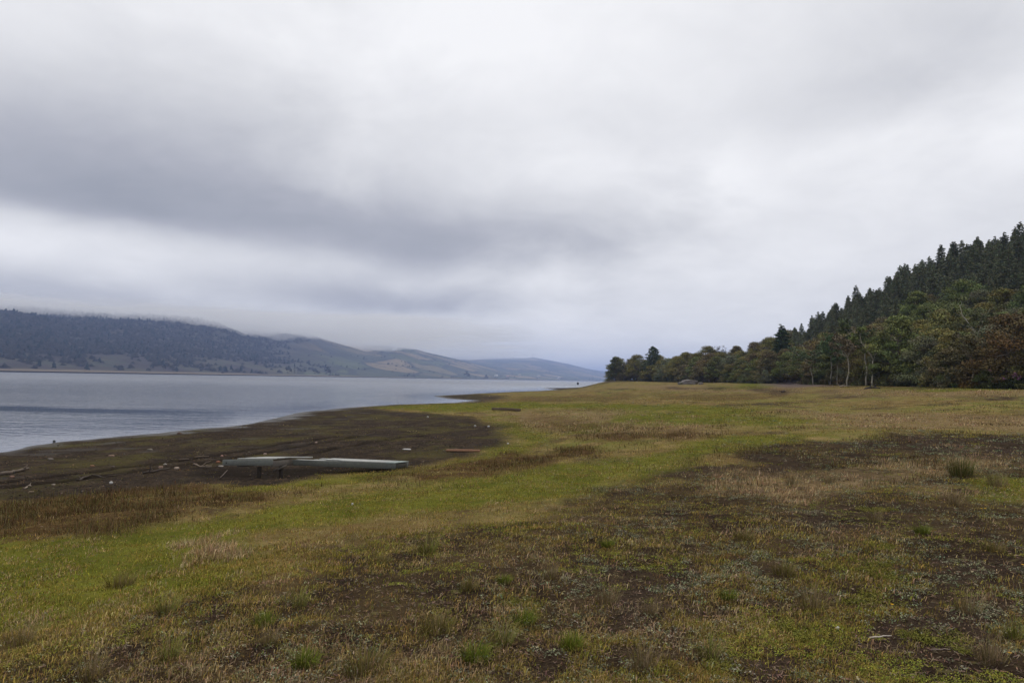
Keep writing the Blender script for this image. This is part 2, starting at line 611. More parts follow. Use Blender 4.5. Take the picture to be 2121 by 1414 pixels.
def build_ground():
    rr = np.concatenate([np.geomspace(.4, 8, 130, endpoint=False), np.geomspace(8, 60, 330, endpoint=False), np.geomspace(60, 420, 260, endpoint=False), np.geomspace(420, 9500, 60)])
    aa = np.concatenate([np.linspace(-math.pi, -.95, 60, endpoint=False), np.linspace(-.95, .95, 620, endpoint=False), np.linspace(.95, math.pi, 60)])
    A, Rr = np.meshgrid(aa, rr)
    x, y = (Rr * np.sin(A)).ravel(), (Rr * np.cos(A)).ravel()
    z = height(x, y)
    z = np.maximum(z, -8.0)
    c = cover(x, y)
    sd = shore_sd(x, y)
    tr = np.zeros_like(x)
    for T in TRACKS:
        tr = np.maximum(tr, np.exp(-(seg_dist(x, y, T) / .26) ** 2) * (x ** 2 + y ** 2 < 8100))
    wet = np.clip(.9 * sstep(2.2, .1, sd + (fbm(x / 1.5, y / 1.5, 33, 3) - .5) * 4) + .22 * c['mud'] * sstep(.64, .76, fbm(x / 1.8, y / 1.2, 35, 4)) * sstep(16, 6, sd), 0, 1)
    one = np.ones_like(x)
    mudm = np.maximum(c['mud'], sstep(5, 1.0, sd + (fbm(x / 3, y / 3, 5, 3) - .5) * 5))
    nr, na = len(rr), len(aa)
    i = np.arange(nr - 1)[:, None] * na + np.arange(na - 1)[None, :]
    Q = np.stack([i, i + 1, i + na + 1, i + na], -1).reshape(-1, 4)
    Q = Q[:, ::-1]
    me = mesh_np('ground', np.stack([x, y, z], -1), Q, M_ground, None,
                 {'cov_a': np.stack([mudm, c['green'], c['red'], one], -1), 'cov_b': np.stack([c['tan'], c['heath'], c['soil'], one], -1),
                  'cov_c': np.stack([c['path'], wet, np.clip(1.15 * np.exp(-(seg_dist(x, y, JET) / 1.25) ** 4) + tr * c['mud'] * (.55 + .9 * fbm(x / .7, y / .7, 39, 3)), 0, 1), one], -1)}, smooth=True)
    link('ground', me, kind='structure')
    print('ground z at camera', float(height(np.array([0.0]), np.array([0.01]))[0]))


build_ground()


def build_water():
    rr = np.concatenate([np.geomspace(8, 300, 160, endpoint=False), np.geomspace(300, 9500, 60)])
    aa = np.linspace(-1.9, .75, 300)
    A, Rr = np.meshgrid(aa, rr)
    x, y = (Rr * np.sin(A)).ravel(), (Rr * np.cos(A)).ravel()
    n = fbm(x / 9 + 3, y / 5, 61, 3)
    C = on_plane(60, 847, WATER)
    calm_patch = np.exp(-((x - C[0] + 3) / 19) ** 4 - ((y - C[1] + (n - .5) * 4) / 3.8) ** 4)
    sd = -shore_sd(x, y)
    near = sstep(2, 22, sd)
    amp = (.10 + .90 * near) * (1 - .985 * calm_patch)
    amp = amp * (1 - .55 * sstep(120, 600, Rr.ravel()))
    dist = sstep(60, 500, Rr.ravel())
    nr, na = len(rr), len(aa)
    i = np.arange(nr - 1)[:, None] * na + np.arange(na - 1)[None, :]
    Q = np.stack([i, i + 1, i + na + 1, i + na], -1).reshape(-1, 4)[:, ::-1]
    me = mesh_np('lake_water', np.stack([x, y, np.full_like(x, WATER)], -1), Q, water_mat(), None, {'calm': amp, 'dist': dist}, smooth=True)
    link('lake_water', me, kind='structure')


build_water()

# ------------------------------------------------------------------ far hills across the lake
SPURS = [  # distance, crest (px x, px y)
    (2300, [(-900, 625), (-400, 632), (0, 645), (60, 651), (130, 662), (200, 680), (300, 700), (380, 725), (450, 748), (520, 770), (600, 800)]),
    (2750, [(-900, 630), (-400, 634), (100, 642), (200, 645), (300, 650), (400, 659), (450, 668), (490, 684), (540, 706), (620, 740), (720, 775), (800, 800)]),
    (3400, [(-300, 600), (100, 630), (350, 650), (480, 672), (560, 681), (640, 691), (700, 711), (800, 742), (900, 780), (950, 800)]),
    (4500, [(300, 650), (600, 680), (750, 703), (830, 712), (880, 728), (960, 746), (1100, 785), (1150, 800)]),
    (8500, [(600, 690), (850, 722), (950, 736), (1040, 742), (1110, 741), (1160, 750), (1220, 763), (1270, 776), (1350, 800)]),
    (11000, [(900, 745), (1150, 756), (1260, 769), (1420, 790), (1500, 810)]),
]
FSH_PX = [-2500, -900, 0, 300, 600, 900, 1100, 1240, 1330, 1700]
FSH_R = [1000, 1050, 1120, 1300, 1650, 2300, 3400, 4800, 5600, 7000]


def far_height(az, r):
    px = 1060.5 + F * np.tan(az)
    r0 = np.interp(px, FSH_PX, FSH_R)
    z = WATER + np.interp(r - r0, [-200, 0, 40, 300, 900, 6000], [-6, 0, 1.6, 7, 16, 60]) * np.where(r > r0, 1, 1)
    for D, crest in SPURS:
        c = np.array(crest)
        top = (hor(px) - np.interp(px, c[:, 0], c[:, 1])) / F * np.cos(az) * D
        t = np.clip((r - r0) / (D - r0), 0, 1)
        bk = np.clip(1 - (r - D) / (1.3 * D), .25, 1)
        s = np.where(r < D, t ** 1.5 * (1.5 - .5 * t), bk)
        x, y = r * np.sin(az), r * np.cos(az)
        n = (fbm(x / 260, y / 260, 71 + D, 4) - .5) * .26 * t * (1.2 - t) * 2
        z = np.maximum(z, np.where(top > 0, top * (s + n), -99) + 0)
    return z


def hills_mat():
    m, nt, b = new_mat('hill_slopes')
    g = NT(nt)
    p = g.pos()
    at = g.attr('land')
    sp = g.n('ShaderNodeSeparateColor')
    nt.links.new(at.outputs['Color'], sp.inputs[0])
    forest, beach, fields = sp.outputs
    n1 = g.noise(p, .011, 6, .65)
    n2 = g.noise(p, .03, 5, .65)
    grass = g.mix(g.ramp(n2, .38, .66), (.050, .045, .025), (.028, .034, .020))
    grass = g.mix(g.ramp(n1, .42, .56), grass, (.026, .020, .018))
    v = g.n('ShaderNodeTexVoronoi', feature='F1')
    nt.links.new(g.mapv(p, (1, .75, 1), rot=(0, 0, .5)), v.inputs['Vector'])
    v.inputs['Scale'].default_value = .0055
    fsep = g.n('ShaderNodeSeparateColor')
    nt.links.new(v.outputs['Color'], fsep.inputs[0])
    fc = g.mix(g.ramp(fsep.outputs[0], .3, .7), (.070, .085, .035), (.20, .155, .085))
    fc = g.mix(g.ramp(fsep.outputs[1], .55, .75), fc, (.045, .055, .03))
    v2 = g.n('ShaderNodeTexVoronoi', feature='DISTANCE_TO_EDGE')
    nt.links.new(g.mapv(p, (1, .75, 1), rot=(0, 0, .5)), v2.inputs['Vector'])
    v2.inputs['Scale'].default_value = .0055
    fc = g.mix(g.ramp(v2.outputs['Distance'], .07, .03), fc, (.022, .028, .018))
    fc = g.mix(g.ramp(n2, .52, .66), fc, (.026, .034, .022))
    col = g.mix(fields, grass, fc)
    fo = g.mix(g.ramp(n2, .3, .7), (.018, .022, .015), (.040, .032, .024))
    col = g.mix(g.math('MULTIPLY', forest, g.ramp(g.math('ADD', n2, g.math('MULTIPLY', forest, .3)), .42, .6)), col, fo)
    col = g.mix(beach, col, g.mix(n2, (.10, .08, .052), (.15, .115, .075)))
    nt.links.new(col, b.inputs['Base Color'])
    b.inputs['Roughness'].default_value = .95
    return m


def far_cover(az, r):
    px = 1060.5 + F * np.tan(az)
    x, y = r * np.sin(az), r * np.cos(az)
    r0 = np.interp(px, FSH_PX, FSH_R)
    d = r - r0
    lim = np.interp(px, [-900, 0, 200, 400, 600, 800, 1000], [280, 290, 320, 300, 420, 800, 2000])
    n = fbm(x / 190, y / 190, 81, 4) - .5
    forest = sstep(-60, 60, d - lim + n * 170) * (1 - .80 * sstep(540, 800, px + n * 260))
    fields = sstep(520, 700, px + n * 200)
    beach = sstep(75, 45, d + (fbm(x / 60, y / 60, 85, 3) - .5) * 30)
    return forest, beach, fields, d


def build_hills():
    px = np.concatenate([np.linspace(-2200, -300, 60, endpoint=False), np.linspace(-300, 1400, 520), np.linspace(1410, 2300, 20)])
    aa = np.arctan2(px - 1060.5, F)
    t = np.concatenate([np.linspace(0, .03, 30, endpoint=False), np.linspace(.03, .35, 130, endpoint=False), np.linspace(.35, 1, 90)])
    A, T = np.meshgrid(aa, t)
    r0 = np.interp(np.meshgrid(px, t)[0], FSH_PX, FSH_R) - 60
    Rr = r0 + T * (12500 - r0)
    z = far_height(A, Rr)
    fo, be, fi, d = far_cover(A.ravel(), Rr.ravel())
    nr, na = len(t), len(aa)
    i = np.arange(nr - 1)[:, None] * na + np.arange(na - 1)[None, :]
    Q = np.stack([i, i + 1, i + na + 1, i + na], -1).reshape(-1, 4)[:, ::-1]
    V = np.stack([Rr * np.sin(A), Rr * np.cos(A), z], -1).reshape(-1, 3)
    me = mesh_np('hills', V, Q, hills_mat(), None, {'land': np.stack([fo, be, fi, np.ones_like(fo)], -1)}, smooth=True)
    link('hills', me, kind='structure')


build_hills()


def scatter_crowns(base, h, w, col):
    """Small ragged far crowns: two stacked jittered cones each, one mesh."""
    n = len(base)
    k = 5
    Vs, Fs, Cs = [], [], []
    off = 0
    for lo, hi, wr in ((0.05, .72, 1.0), (.38, 1.0, .66)):
        th = np.linspace(0, 2 * math.pi, k, endpoint=False)[None, :] + rng.uniform(0, 6, (n, 1))
        rad = w[:, None] * wr * rng.uniform(.6, 1.3, (n, k))
        ring = np.stack([base[:, None, 0] + rad * np.cos(th), base[:, None, 1] + rad * np.sin(th), base[:, None, 2] + h[:, None] * (lo + rng.uniform(0, .22, (n, k)))], -1)
        tip = base + np.stack([rng.normal(0, .12, n) * w, rng.normal(0, .12, n) * w, h * (hi + rng.uniform(-.05, .05, n))], -1)
        V = np.concatenate([ring, tip[:, None]], 1).reshape(-1, 3)
        b0 = off + np.arange(n)[:, None] * (k + 1)
        f = np.stack([b0 + np.arange(k), b0 + (np.arange(k) + 1) % k, np.repeat(b0 + k, k, 1)], -1).reshape(-1, 3)
        Vs.append(V)
        Fs.append(f)
        Cs.append(np.repeat(col, k + 1, 0))
        off += len(V)
    return np.vstack(Vs), np.vstack(Fs), np.vstack(Cs)


def build_far_forest():
    n = 90000
    px = rng.uniform(-700, 1330, n)
    az = np.arctan2(px - 1060.5, F)
    r = 1050 * (8.5 ** rng.random(n))
    fo, be, fi, d = far_cover(az, r)
    x, y = r * np.sin(az), r * np.cos(az)
    clump = fbm(x / 70, y / 70, 91, 3)
    p = np.where(fi > .5, .10 * (clump > .62) + .004, fo * .75 + (1 - fo) * (.30 * (clump > .54) + .02)) * (d > 60)
    keep = rng.random(n) < p
    az, r, fi, fo = az[keep], r[keep], fi[keep], fo[keep]
    z = far_height(az, r)
    m = len(az)
    base = np.stack([r * np.sin(az), r * np.cos(az), z - .6], -1)
    kind = rng.random(m)
    tall = kind < .12
    h = np.where(tall, rng.uniform(9, 16, m), rng.uniform(4.5, 9, m)) * (1 - .25 * fi)
    w = np.where(tall, h * .36, h * .95)
    col = np.where(tall[:, None], (.014, .022, .021), (.026, .026, .023)) * rng.uniform(.8, 1.25, (m, 1))
    V, Fc, C = scatter_crowns(base, h, w, col)
    link('far_forest', mesh_np('far_forest', V, Fc, M_blade, C), kind='stuff')
    print('far crowns', m)


build_far_forest()

# ------------------------------------------------------------------ leaf and tree building
def leaves(centers, radii, per, size, up=.6, asp=1.0, shell=.75, tints=None, seed=0, elong=None):
    """Leaf quads spread through ellipsoid clumps. Returns V, F, C."""
    g = np.random.default_rng(seed)
    centers = np.asarray(centers, float)
    n = len(centers) * per
    c = np.repeat(centers, per, 0)
    rd = np.repeat(np.broadcast_to(np.asarray(radii, float), centers.shape), per, 0)
    d = g.normal(size=(n, 3))
    d /= np.linalg.norm(d, axis=1, keepdims=True)
    q = g.random(n) ** (1 - shell * .8)
    P = c + d * q[:, None] * rd
    nrm = d * .5 + g.normal(size=(n, 3)) * .6 + np.array([0, 0, up])
    nrm /= np.linalg.norm(nrm, axis=1, keepdims=True)
    a = np.cross(nrm, g.normal(size=(n, 3)))
    if elong is not None:
        a = np.repeat(elong, per, 0) + g.normal(size=(n, 3)) * .35
        a -= nrm * (a * nrm).sum(1, keepdims=True)
    a /= np.linalg.norm(a, axis=1, keepdims=True) + 1e-9
    b = np.cross(nrm, a)
    s = (size * g.uniform(.6, 1.35, n))[:, None]
    V = np.stack([P - a * s * asp, P + b * s * .55, P + a * s * asp, P - b * s * .55], 1).reshape(-1, 3)
    Fc = np.arange(n * 4).reshape(-1, 4)
    t = np.ones((len(centers), 3)) if tints is None else np.asarray(tints)
    C = np.repeat(np.repeat(t, per, 0) * g.uniform(.75, 1.25, (n, 1)), 4, 0)
    return V, Fc, C


def leaf_mesh(name, parts, mat=None):
    Vs, Fs, Cs, o = [], [], [], 0
    for V, f, C in parts:
        Vs.append(V)
        Fs.append(f + o)
        Cs.append(C)
        o += len(V)
    return mesh_np(name, np.vstack(Vs), np.vstack(Fs), mat or M_leaf, np.vstack(Cs))


def bend(a, b, n, wob, g):
    a, b = np.asarray(a, float), np.asarray(b, float)
    t = np.linspace(0, 1, n)[:, None]
    P = a + (b - a) * t
    w = g.normal(size=(n, 3)) * wob * np.linalg.norm(b - a)
    w[0] = 0
    w[-1] *= .3
    return P + w


def proto_dome(seed, H, Rr, low, pads, per, leaf, flat=.42):
    """Umbrella tree: stem and limbs plus layered flat leaf pads over a dome."""
    g = np.random.default_rng(seed)
    tr = MB()
    top = np.array([g.normal(0, .25), g.normal(0, .25), H * .55])
    tr.tube(bend((0, 0, -.4), top, 5, .03, g), np.linspace(.16, .09, 5) * H / 6, 6, (.22, .19, .16))
    C, Rd, T = [], [], []
    for i in range(pads):
        ph = g.uniform(0, 2 * math.pi)
        u = g.uniform(0, 1) ** .6
        el = g.uniform(-.12, 1.0)
        rr = Rr * math.cos(max(el, 0) * math.pi / 2 * .96) ** .8 * (.70 + .38 * g.random())
        z = low + (H - low) * (max(el, 0) ** .9 if el > 0 else el * .8) * .93
        c = np.array([rr * math.cos(ph), rr * math.sin(ph), z])
        if i % 4 == 0:
            c[:2] *= .5
        C.append(c)
        w = Rr * g.uniform(.22, .42)
        Rd.append((w, w, w * flat))
        T.append(np.array((1, 1, 1)) * g.uniform(.65, 1.3) * np.array((g.uniform(.88, 1.18), 1, g.uniform(.8, 1.1))))
        if i % 3 == 0:
            tr.tube(bend(top * g.uniform(.45, 1), c, 4, .05, g), (.06, .045, .03, .015), 4, (.22, .19, .16))
    return tr.mesh('trunk', M_bark), leaf_mesh('crown', [leaves(C, np.array(Rd), per, leaf, .7, 1.0, .7, T, seed)])


def proto_conifer(seed, H, Rr, low, per=13, drop=.35, dens=1.0):
    g = np.random.default_rng(seed)
    tr = MB()
    tr.tube([(0, 0, -.8), (.05, 0, H * .4), (0, .05, H * .8), (0, 0, H * 1.01)], (.2, .15, .07, .015), 6, (.16, .12, .1))
    C, Rd, T, E = [], [], [], []
    z = low
    while z < H - .2:
        f = 1 - (z - low) / (H - low)
        Rz = Rr * 1.12 * (f ** .60) * g.uniform(.66, 1.15) + .12
        k = max(3, int(dens * (3 + 5 * f)))
        p0 = g.uniform(0, 6)
        for j in range(k):
            ph = p0 + j * 2 * math.pi / k + g.normal(0, .22)
            L = Rz * g.uniform(.65, 1.15)
            dv = np.array([math.cos(ph), math.sin(ph), 0])
            for q in ((.45, .85) if L > .8 else (.6,)):
                C.append(dv * L * q + np.array([0, 0, z - drop * L * q * q + g.normal(0, .1)]))
                w = max(.18, L * .30)
                Rd.append((w, w, w * .42))
                T.append(np.array((1, 1, 1)) * g.uniform(.6, 1.3) * np.array((g.uniform(.85, 1.15), 1, g.uniform(.85, 1.15))))
                E.append(dv + np.array([0, 0, -.15]))
        z += g.uniform(.38, .6) * (.6 + .5 * f)
    return tr.mesh('trunk', M_bark), leaf_mesh('crown', [leaves(C, np.array(Rd), per, .165, .55, 1.3, .4, T, seed, np.array(E))])


def proto_slender(seed, H, lean, spread, per, leaf, bark, fork=.45, gap=1.0, stems=1):
    """Pale thin stemmed tree: forked limbs, twigs and a loose crown."""
    g = np.random.default_rng(seed)
    tr = MB()
    tips, T = [], []
    for sidx in range(stems):
        b0 = np.array([sidx * .35 - .1, sidx * .12, -.3])
        f = b0 + np.array([lean * H * fork, g.normal(0, .15), H * fork + .3])
        tr.tube(bend(b0, f, 5, .02, g), np.linspace(.12, .07, 5) * H / 8, 6, bark)
        nl = 4 if stems == 1 else 3
        for j in range(nl):
            ph = g.uniform(0, 2 * math.pi) if j > 1 else (0.2 + math.pi * j)
            e = f + np.array([math.cos(ph) * spread * g.uniform(.35, .75), math.sin(ph) * spread * .6, H * (1 - fork) * g.uniform(.45, .85)])
            P = bend(f, e, 5, .045, g)
            tr.tube(P, np.linspace(.055, .02, 5) * H / 8, 5, bark)
            for q in range(6):
                s0 = P[g.integers(1, 5)]
                ph2 = g.uniform(0, 6.3)
                e2 = s0 + np.array([math.cos(ph2) * spread * .5, math.sin(ph2) * spread * .45, g.uniform(.05, .32) * H * .5])
                tr.tube(bend(s0, e2, 4, .07, g), (.02, .016, .012, .007), 4, bark)
                tips.append(e2)
                tips.append(s0 * .4 + e2 * .6 + g.normal(0, .2, 3))
    tips = np.array(tips)[: int(len(tips) * gap) + 1]
    T = np.array([np.array((1, 1, 1)) * g.uniform(.7, 1.3) for _ in tips])
    w = spread * .24
    return tr.mesh('trunk', M_bark), leaf_mesh('crown', [leaves(tips, (w, w, w * .55), per, leaf, .5, 1.0, .3, T, seed)])


def make_tree(name, protos, loc, rz, sc, leafcol, barkcol=(1, 1, 1), sz=None, **props):
    o = empty(name, loc, rz, sc, **props)
    if sz is not None:
        o.scale = (sc, sc, sc * sz)
    for me, nm, c in ((protos[0], 'trunk', barkcol), (protos[1], 'crown', leafcol)):
        p = link(nm, me, o)
        p.color = (*c, 1)
    return o


DOME = [proto_dome(100 + i, H, R_, lo, 84, 150, .112, fl) for i, (H, R_, lo, fl) in enumerate([(6.2, 3.2, 1.7, .40), (7.2, 3.0, 2.0, .45), (5.4, 3.5, 1.5, .36), (6.8, 2.7, 1.3, .5), (7.6, 3.6, 2.4, .38)])]
BUSH = [proto_dome(140 + i, H, R_, lo, 44, 110, .11, fl) for i, (H, R_, lo, fl) in enumerate([(3.4, 2.4, .25, .55), (2.4, 2.0, .15, .6), (4.0, 2.1, .3, .6)])]
CONE = [proto_conifer(160 + i, H, R_, lo, 24, .22, 1.15) for i, (H, R_, lo) in enumerate([(12.5, 2.6, 1.0), (11.5, 2.9, .8), (13.4, 2.4, 1.6), (11.0, 2.6, .8), (12.4, 3.0, 1.2)])]
SLIM = [proto_slender(180, 8.2, .02, 2.8, 34, .15, (.40, .36, .29), .50), proto_slender(181, 7.6, -.03, 2.6, 38, .15, (.36, .33, .27), .56),
        proto_slender(182, 8.0, .04, 2.4, 34, .14, (.38, .35, .28), .44), proto_slender(183, 6.8, -.20, 3.0, 34, .15, (.30, .27, .22), .40)]
TWIG = [proto_slender(190, 6.5, .04, 2.6, 14, .12, (.22, .19, .17), .4), proto_slender(191, 5.6, -.06, 2.8, 16, .12, (.2, .18, .16), .35)]

# leaf colours (albedo)
LC = {'dark green': (.098, .110, .042), 'olive green': (.165, .152, .050), 'rust brown': (.150, .120, .056), 'dull brown': (.140, .122, .062), 'grey green': (.148, .158, .094), 'mid green': (.122, .146, .050)}


def ground_pt(az, r, sink=.1):
    x, y = r * math.sin(az), r * math.cos(az)
    return (x, y, float(height(np.array([x]), np.array([y]))[0]) - sink)


placed = []


def free(x, y, dmin):
    for a, b in placed:
        if (a - x) ** 2 + (b - y) ** 2 < dmin * dmin:
            return False
    return True


def hero(name, protos, px, d, H, protoH, col, bark, label, cat, group=None, rz=0.0, sz=None):
    az = az_of(px)
    r = float(edge_r(az)) + d
    loc = ground_pt(az, r)
    placed.append((loc[0], loc[1]))
    return make_tree(name, protos, loc, rz - az, H / protoH, col, bark, sz, label=label, category=cat, group=group)


CG = 'pale stemmed trees at the edge of the wood'
W = (1, 1, 1)
hero('slender_tree', SLIM[0], 1757, -3.9, 8.4, 8.2, (.115, .090, .052), W, 'tall pale forked trunk leaning slightly, brownish thin crown, brightest trunk at the wood edge', 'tree', CG)
hero('slender_tree', SLIM[1], 1797, -3.4, 8.6, 7.6, (.10, .125, .05), W, 'straight pale trunk with green crown just beside the slimmer pale trunk at the wood edge', 'tree', CG)
hero('slender_tree', SLIM[2], 1809, -3.6, 7.8, 8.0, (.115, .14, .04), W, 'slimmer pale trunk with bright green crown reaching away from the tall forked one', 'tree', CG)
hero('slender_tree', SLIM[3], 1688, -4.4, 7.2, 6.8, (.095, .125, .06), W, 'pale leaning trunk with long bare limb stretching over the gravel track', 'tree', CG)
hero('slender_tree', SLIM[1], 1722, -3.0, 7.6, 7.6, (.085, .13, .055), (.7, .7, .7), 'thin grey trunk with soft green crown between the leaning and forked pale trunks', 'tree', CG, 1.2)
hero('slender_tree', SLIM[2], 1734, -3.2, 7.0, 8.0, (.085, .13, .055), (.7, .7, .7), 'thinnest grey trunk standing close before the tall forked pale trunk', 'tree', CG, 2.2)
hero('slender_tree', SLIM[0], 2014, -2.9, 6.2, 8.2, (.09, .08, .035), (.55, .5, .45), 'dark-crowned tree with thin v-shaped grey fork above a green bush', 'tree', CG, .4)
hero('slender_tree', SLIM[2], 2024, 24, 9.5, 8.0, (.10, .11, .045), W, 'pale bare upright trunk half way up the wooded slope', 'tree', CG, .2)
hero('slender_tree', TWIG[0], 1292, 0, 8.2, 6.5, (.040, .044, .03), (.5, .5, .5), 'sparse leaning tree with see-through crown at the very lake end of the wood', 'tree', None, .3)
hero('slender_tree', TWIG[1], 1312, 1, 8.4, 5.6, (.045, .042, .03), (.5, .5, .5), 'wispy half-bare tree beside the sparse leaning one at the lake end', 'tree', None, 1.3)
hero('slender_tree', TWIG[0], 1495, 30, 9, 6.5, (.055, .045, .035), (.8, .75, .7), 'grey twiggy bare treetop showing against the sky above the boulder', 'tree', None, 2.3)
hero('slender_tree', TWIG[1], 1590, 32, 8.5, 5.6, (.055, .048, .035), (.8, .75, .7), 'bare grey twigs poking up beside the lone pointed conifer', 'tree', None, .6)
hero('slender_tree', TWIG[0], 1690, 20, 9.0, 6.5, (.075, .05, .032), (.9, .85, .8), 'bare reddish twiggy tree below the conifers above the gravel track', 'tree', None, 1.1)
hero('conifer', proto_conifer(201, 11.5, 5.4, .8, 30, .15, 1.6), 1354, 4, 14.0, 11.5, (.052, .070, .034), W, 'broad rounded dark conifer towering over the low wood near the lake', 'tree')
hero('conifer', proto_conifer(202, 10, 2.9, .8, 26, .2, 1.4), 1620, 26, 13.0, 10, (.060, .085, .042), W, 'lone pointed conifer standing clear of the wood below the hillside plantation', 'tree')
hero('flowering_shrub', BUSH[2], 1884, 16, 4.6, 4.0, (.17, .045, .07), W, 'magenta flowering shrub half way up the dark wooded slope', 'shrub')
hero('flowering_shrub', BUSH[2], 1899, 17, 4.0, 4.0, (.125, .05, .06), W, 'duller purple shrub beside the magenta flowering one', 'shrub', None, 1.0)
hero('broadleaf_tree', DOME[4], 2105, 0, 7.6, 7.6, (.115, .080, .036), W, 'rust-orange spreading tree by the pink flowers at the wood edge', 'tree', None, 1.7)
hero('shrub', BUSH[1], 2026, -1.0, 2.0, 2.4, (.125, .080, .014), W, 'small mustard-yellow bush over the dark hollow at the wood edge', 'shrub', None, .4)

# filler wood: broadleaf below, conifers above
def band_label(px, d):
    if px < 1440:
        return 'in the low wood by the lake'
    if px < 1600:
        return 'in the wood behind the long boulder'
    if px < 1720:
        return 'in the wood above the gravel track'
    if d < 8:
        return 'in the front row right of the pale trunks'
    if d < 34:
        return 'on the lower slope right of the pale trunks'
    return 'on the slope just below the conifers'


def coni_start(px):
    return float(np.interp(px, [1600, 1650, 1700, 1800, 1900, 2000, 2121, 2300], [52, 52, 56, 58, 62, 60, 58, 60]))


gr = random.Random(9)
nb = nc = 0
names = list(LC)
for it in range(60000):
    px = gr.uniform(1272, 2215)
    az = az_of(px)
    D = float(hill_depth(az))
    d = gr.uniform(-1, D + 8)
    r = float(edge_r(az)) + d
    if px < 1560 and d > 42:
        continue
    if gr.random() > (r / 290):
        continue
    x, y = r * math.sin(az), r * math.cos(az)
    con = px > 1640 and d > coni_start(px) + gr.uniform(-5, 4)
    dm = 2.4 if con else (3.4 if d > 6 else 2.9)
    if px < 1600:
        dm += .9
    if not free(x, y, dm):
        continue
    if 1595 < px < 1668 and d < 10:
        continue
    if (not con and nb > 292) or (con and nc > 298):
        continue
    z = float(height(np.array([x]), np.array([y]))[0]) - .15
    placed.append((x, y))
    if con:
        nc += 1
        sky = d > D - 14
        tall = gr.random() < .5
        sc = (gr.uniform(.62, .76) if tall else gr.uniform(.46, .62))
        if px < 1720:
            sc *= .95
        g = gr.uniform(.8, 1.2)
        c = (.155 * g, .170 * g, .098 * g)
        lab = ('tall' if tall else 'shorter') + ' dark conifer ' + ('along the skyline crest of the plantation' if sky else 'in the hillside plantation below its crest')
        make_tree('conifer', CONE[gr.randrange(5)], (x, y, z), gr.uniform(0, 6), sc, c, (1, 1, 1), gr.uniform(.9, 1.15), label=lab, category='tree', group=lab.replace('conifer', 'conifers'))
    else:
        nb += 1
        n_ = float(vnoise(np.array([x / 9.0]), np.array([y / 9.0]), 5)[0]) * .28 + gr.random() * .82
        nm = ['dark green', 'olive green', 'dull brown', 'olive green', 'mid green', 'rust brown', 'grey green'][min(6, int(n_ / 1.1 * 7))]
        if px < 1720 and nm == 'rust brown' and gr.random() < .5:
            nm = 'dull brown'
        c = LC[nm]
        sc = gr.uniform(.8, 1.12) * (1.22 if px < 1500 else 1.0)
        lab = f'{nm} domed broadleaf tree ' + band_label(px, d)
        make_tree('broadleaf_tree', DOME[gr.randrange(5)], (x, y, z), gr.uniform(0, 6), sc, c, (.6, .55, .5), gr.uniform(.88, 1.12), label=lab, category='tree', group=lab.replace('tree', 'trees', 1))
print('broadleaf', nb, 'conifer', nc)

# low bushes along the edge of the wood
for i in range(95):
    px = gr.uniform(1285, 2240)
    if 1600 < px < 1665:
        continue
    az = az_of(px)
    d = gr.uniform(-2.2, .8)
    if 1676 < px < 1830:
        d = gr.uniform(.5, 3.0)
    r = float(edge_r(az)) + d
    nm = gr.choice(['dark green', 'olive green', 'dull brown', 'mid green', 'grey green'])
    sc = gr.uniform(.45, .95) * (1.35 if px < 1560 else 1)
    lab = f'low {nm} bush ' + ('at the foot of the low wood near the lake' if px < 1440 else 'at the foot of the wood behind the boulder' if px < 1600 else 'under the pale stemmed trees' if px < 1860 else 'under the dark trees right of the pale trunks')
    make_tree('shrub', BUSH[gr.randrange(3)], ground_pt(az, r), gr.uniform(0, 6), sc, LC[nm], (.6, .55, .5), gr.uniform(.7, 1.1), label=lab, category='bush', group=lab.replace('bush', 'bushes'))

# pink flowered stems at the right end
def pink_plant(px, d, H, colr, label):
    az = az_of(px)
    loc = ground_pt(az, float(edge_r(az)) + d, .05)
    o = empty('pink_flower', loc, 0, 1, label=label, category='flower', group='pink flowers at the wood edge')
    g = np.random.default_rng(int(px))
    st, hd = MB(), MB()
    C = []
    for k in range(14):
        b = np.array([g.normal(0, .5), g.normal(0, .3), 0])
        e = b + np.array([g.normal(0, .25), g.normal(0, .2), H * g.uniform(.55, 1)])
        st.tube(bend(b, e, 4, .04, g), (.025, .02, .016, .01), 4, (.06, .07, .03))
        C.append(e)
    st.build('stem', M_blade, o)
    C = np.array(C)
    p = link('bloom', leaf_mesh('bloom', [leaves(C, (.16, .16, .16), 14, .055, .3, 1, .5, np.tile(np.array(colr) * .7, (len(C), 1)), 5)], M_blade), o)
    q = link('foliage', leaf_mesh('foliage', [leaves(C * np.array([1, 1, .5]), (.35, .35, .3), 30, .11, .4, 1, .4, np.tile(np.array((.05, .06, .025)), (len(C), 1)), 6)], M_blade), o)


pink_plant(2112, -3.2, 1.7, (.50, .22, .42), 'tallest clump of bright pink flowers by the dark wood')
pink_plant(2092, -3.0, 1.9, (.42, .20, .28), 'thin stems with scattered pale pink flowers next to the bright pink clump')
pink_plant(2070, -2.8, 1.1, (.30, .15, .12), 'low clump of dull reddish flowers at the dark hollow')

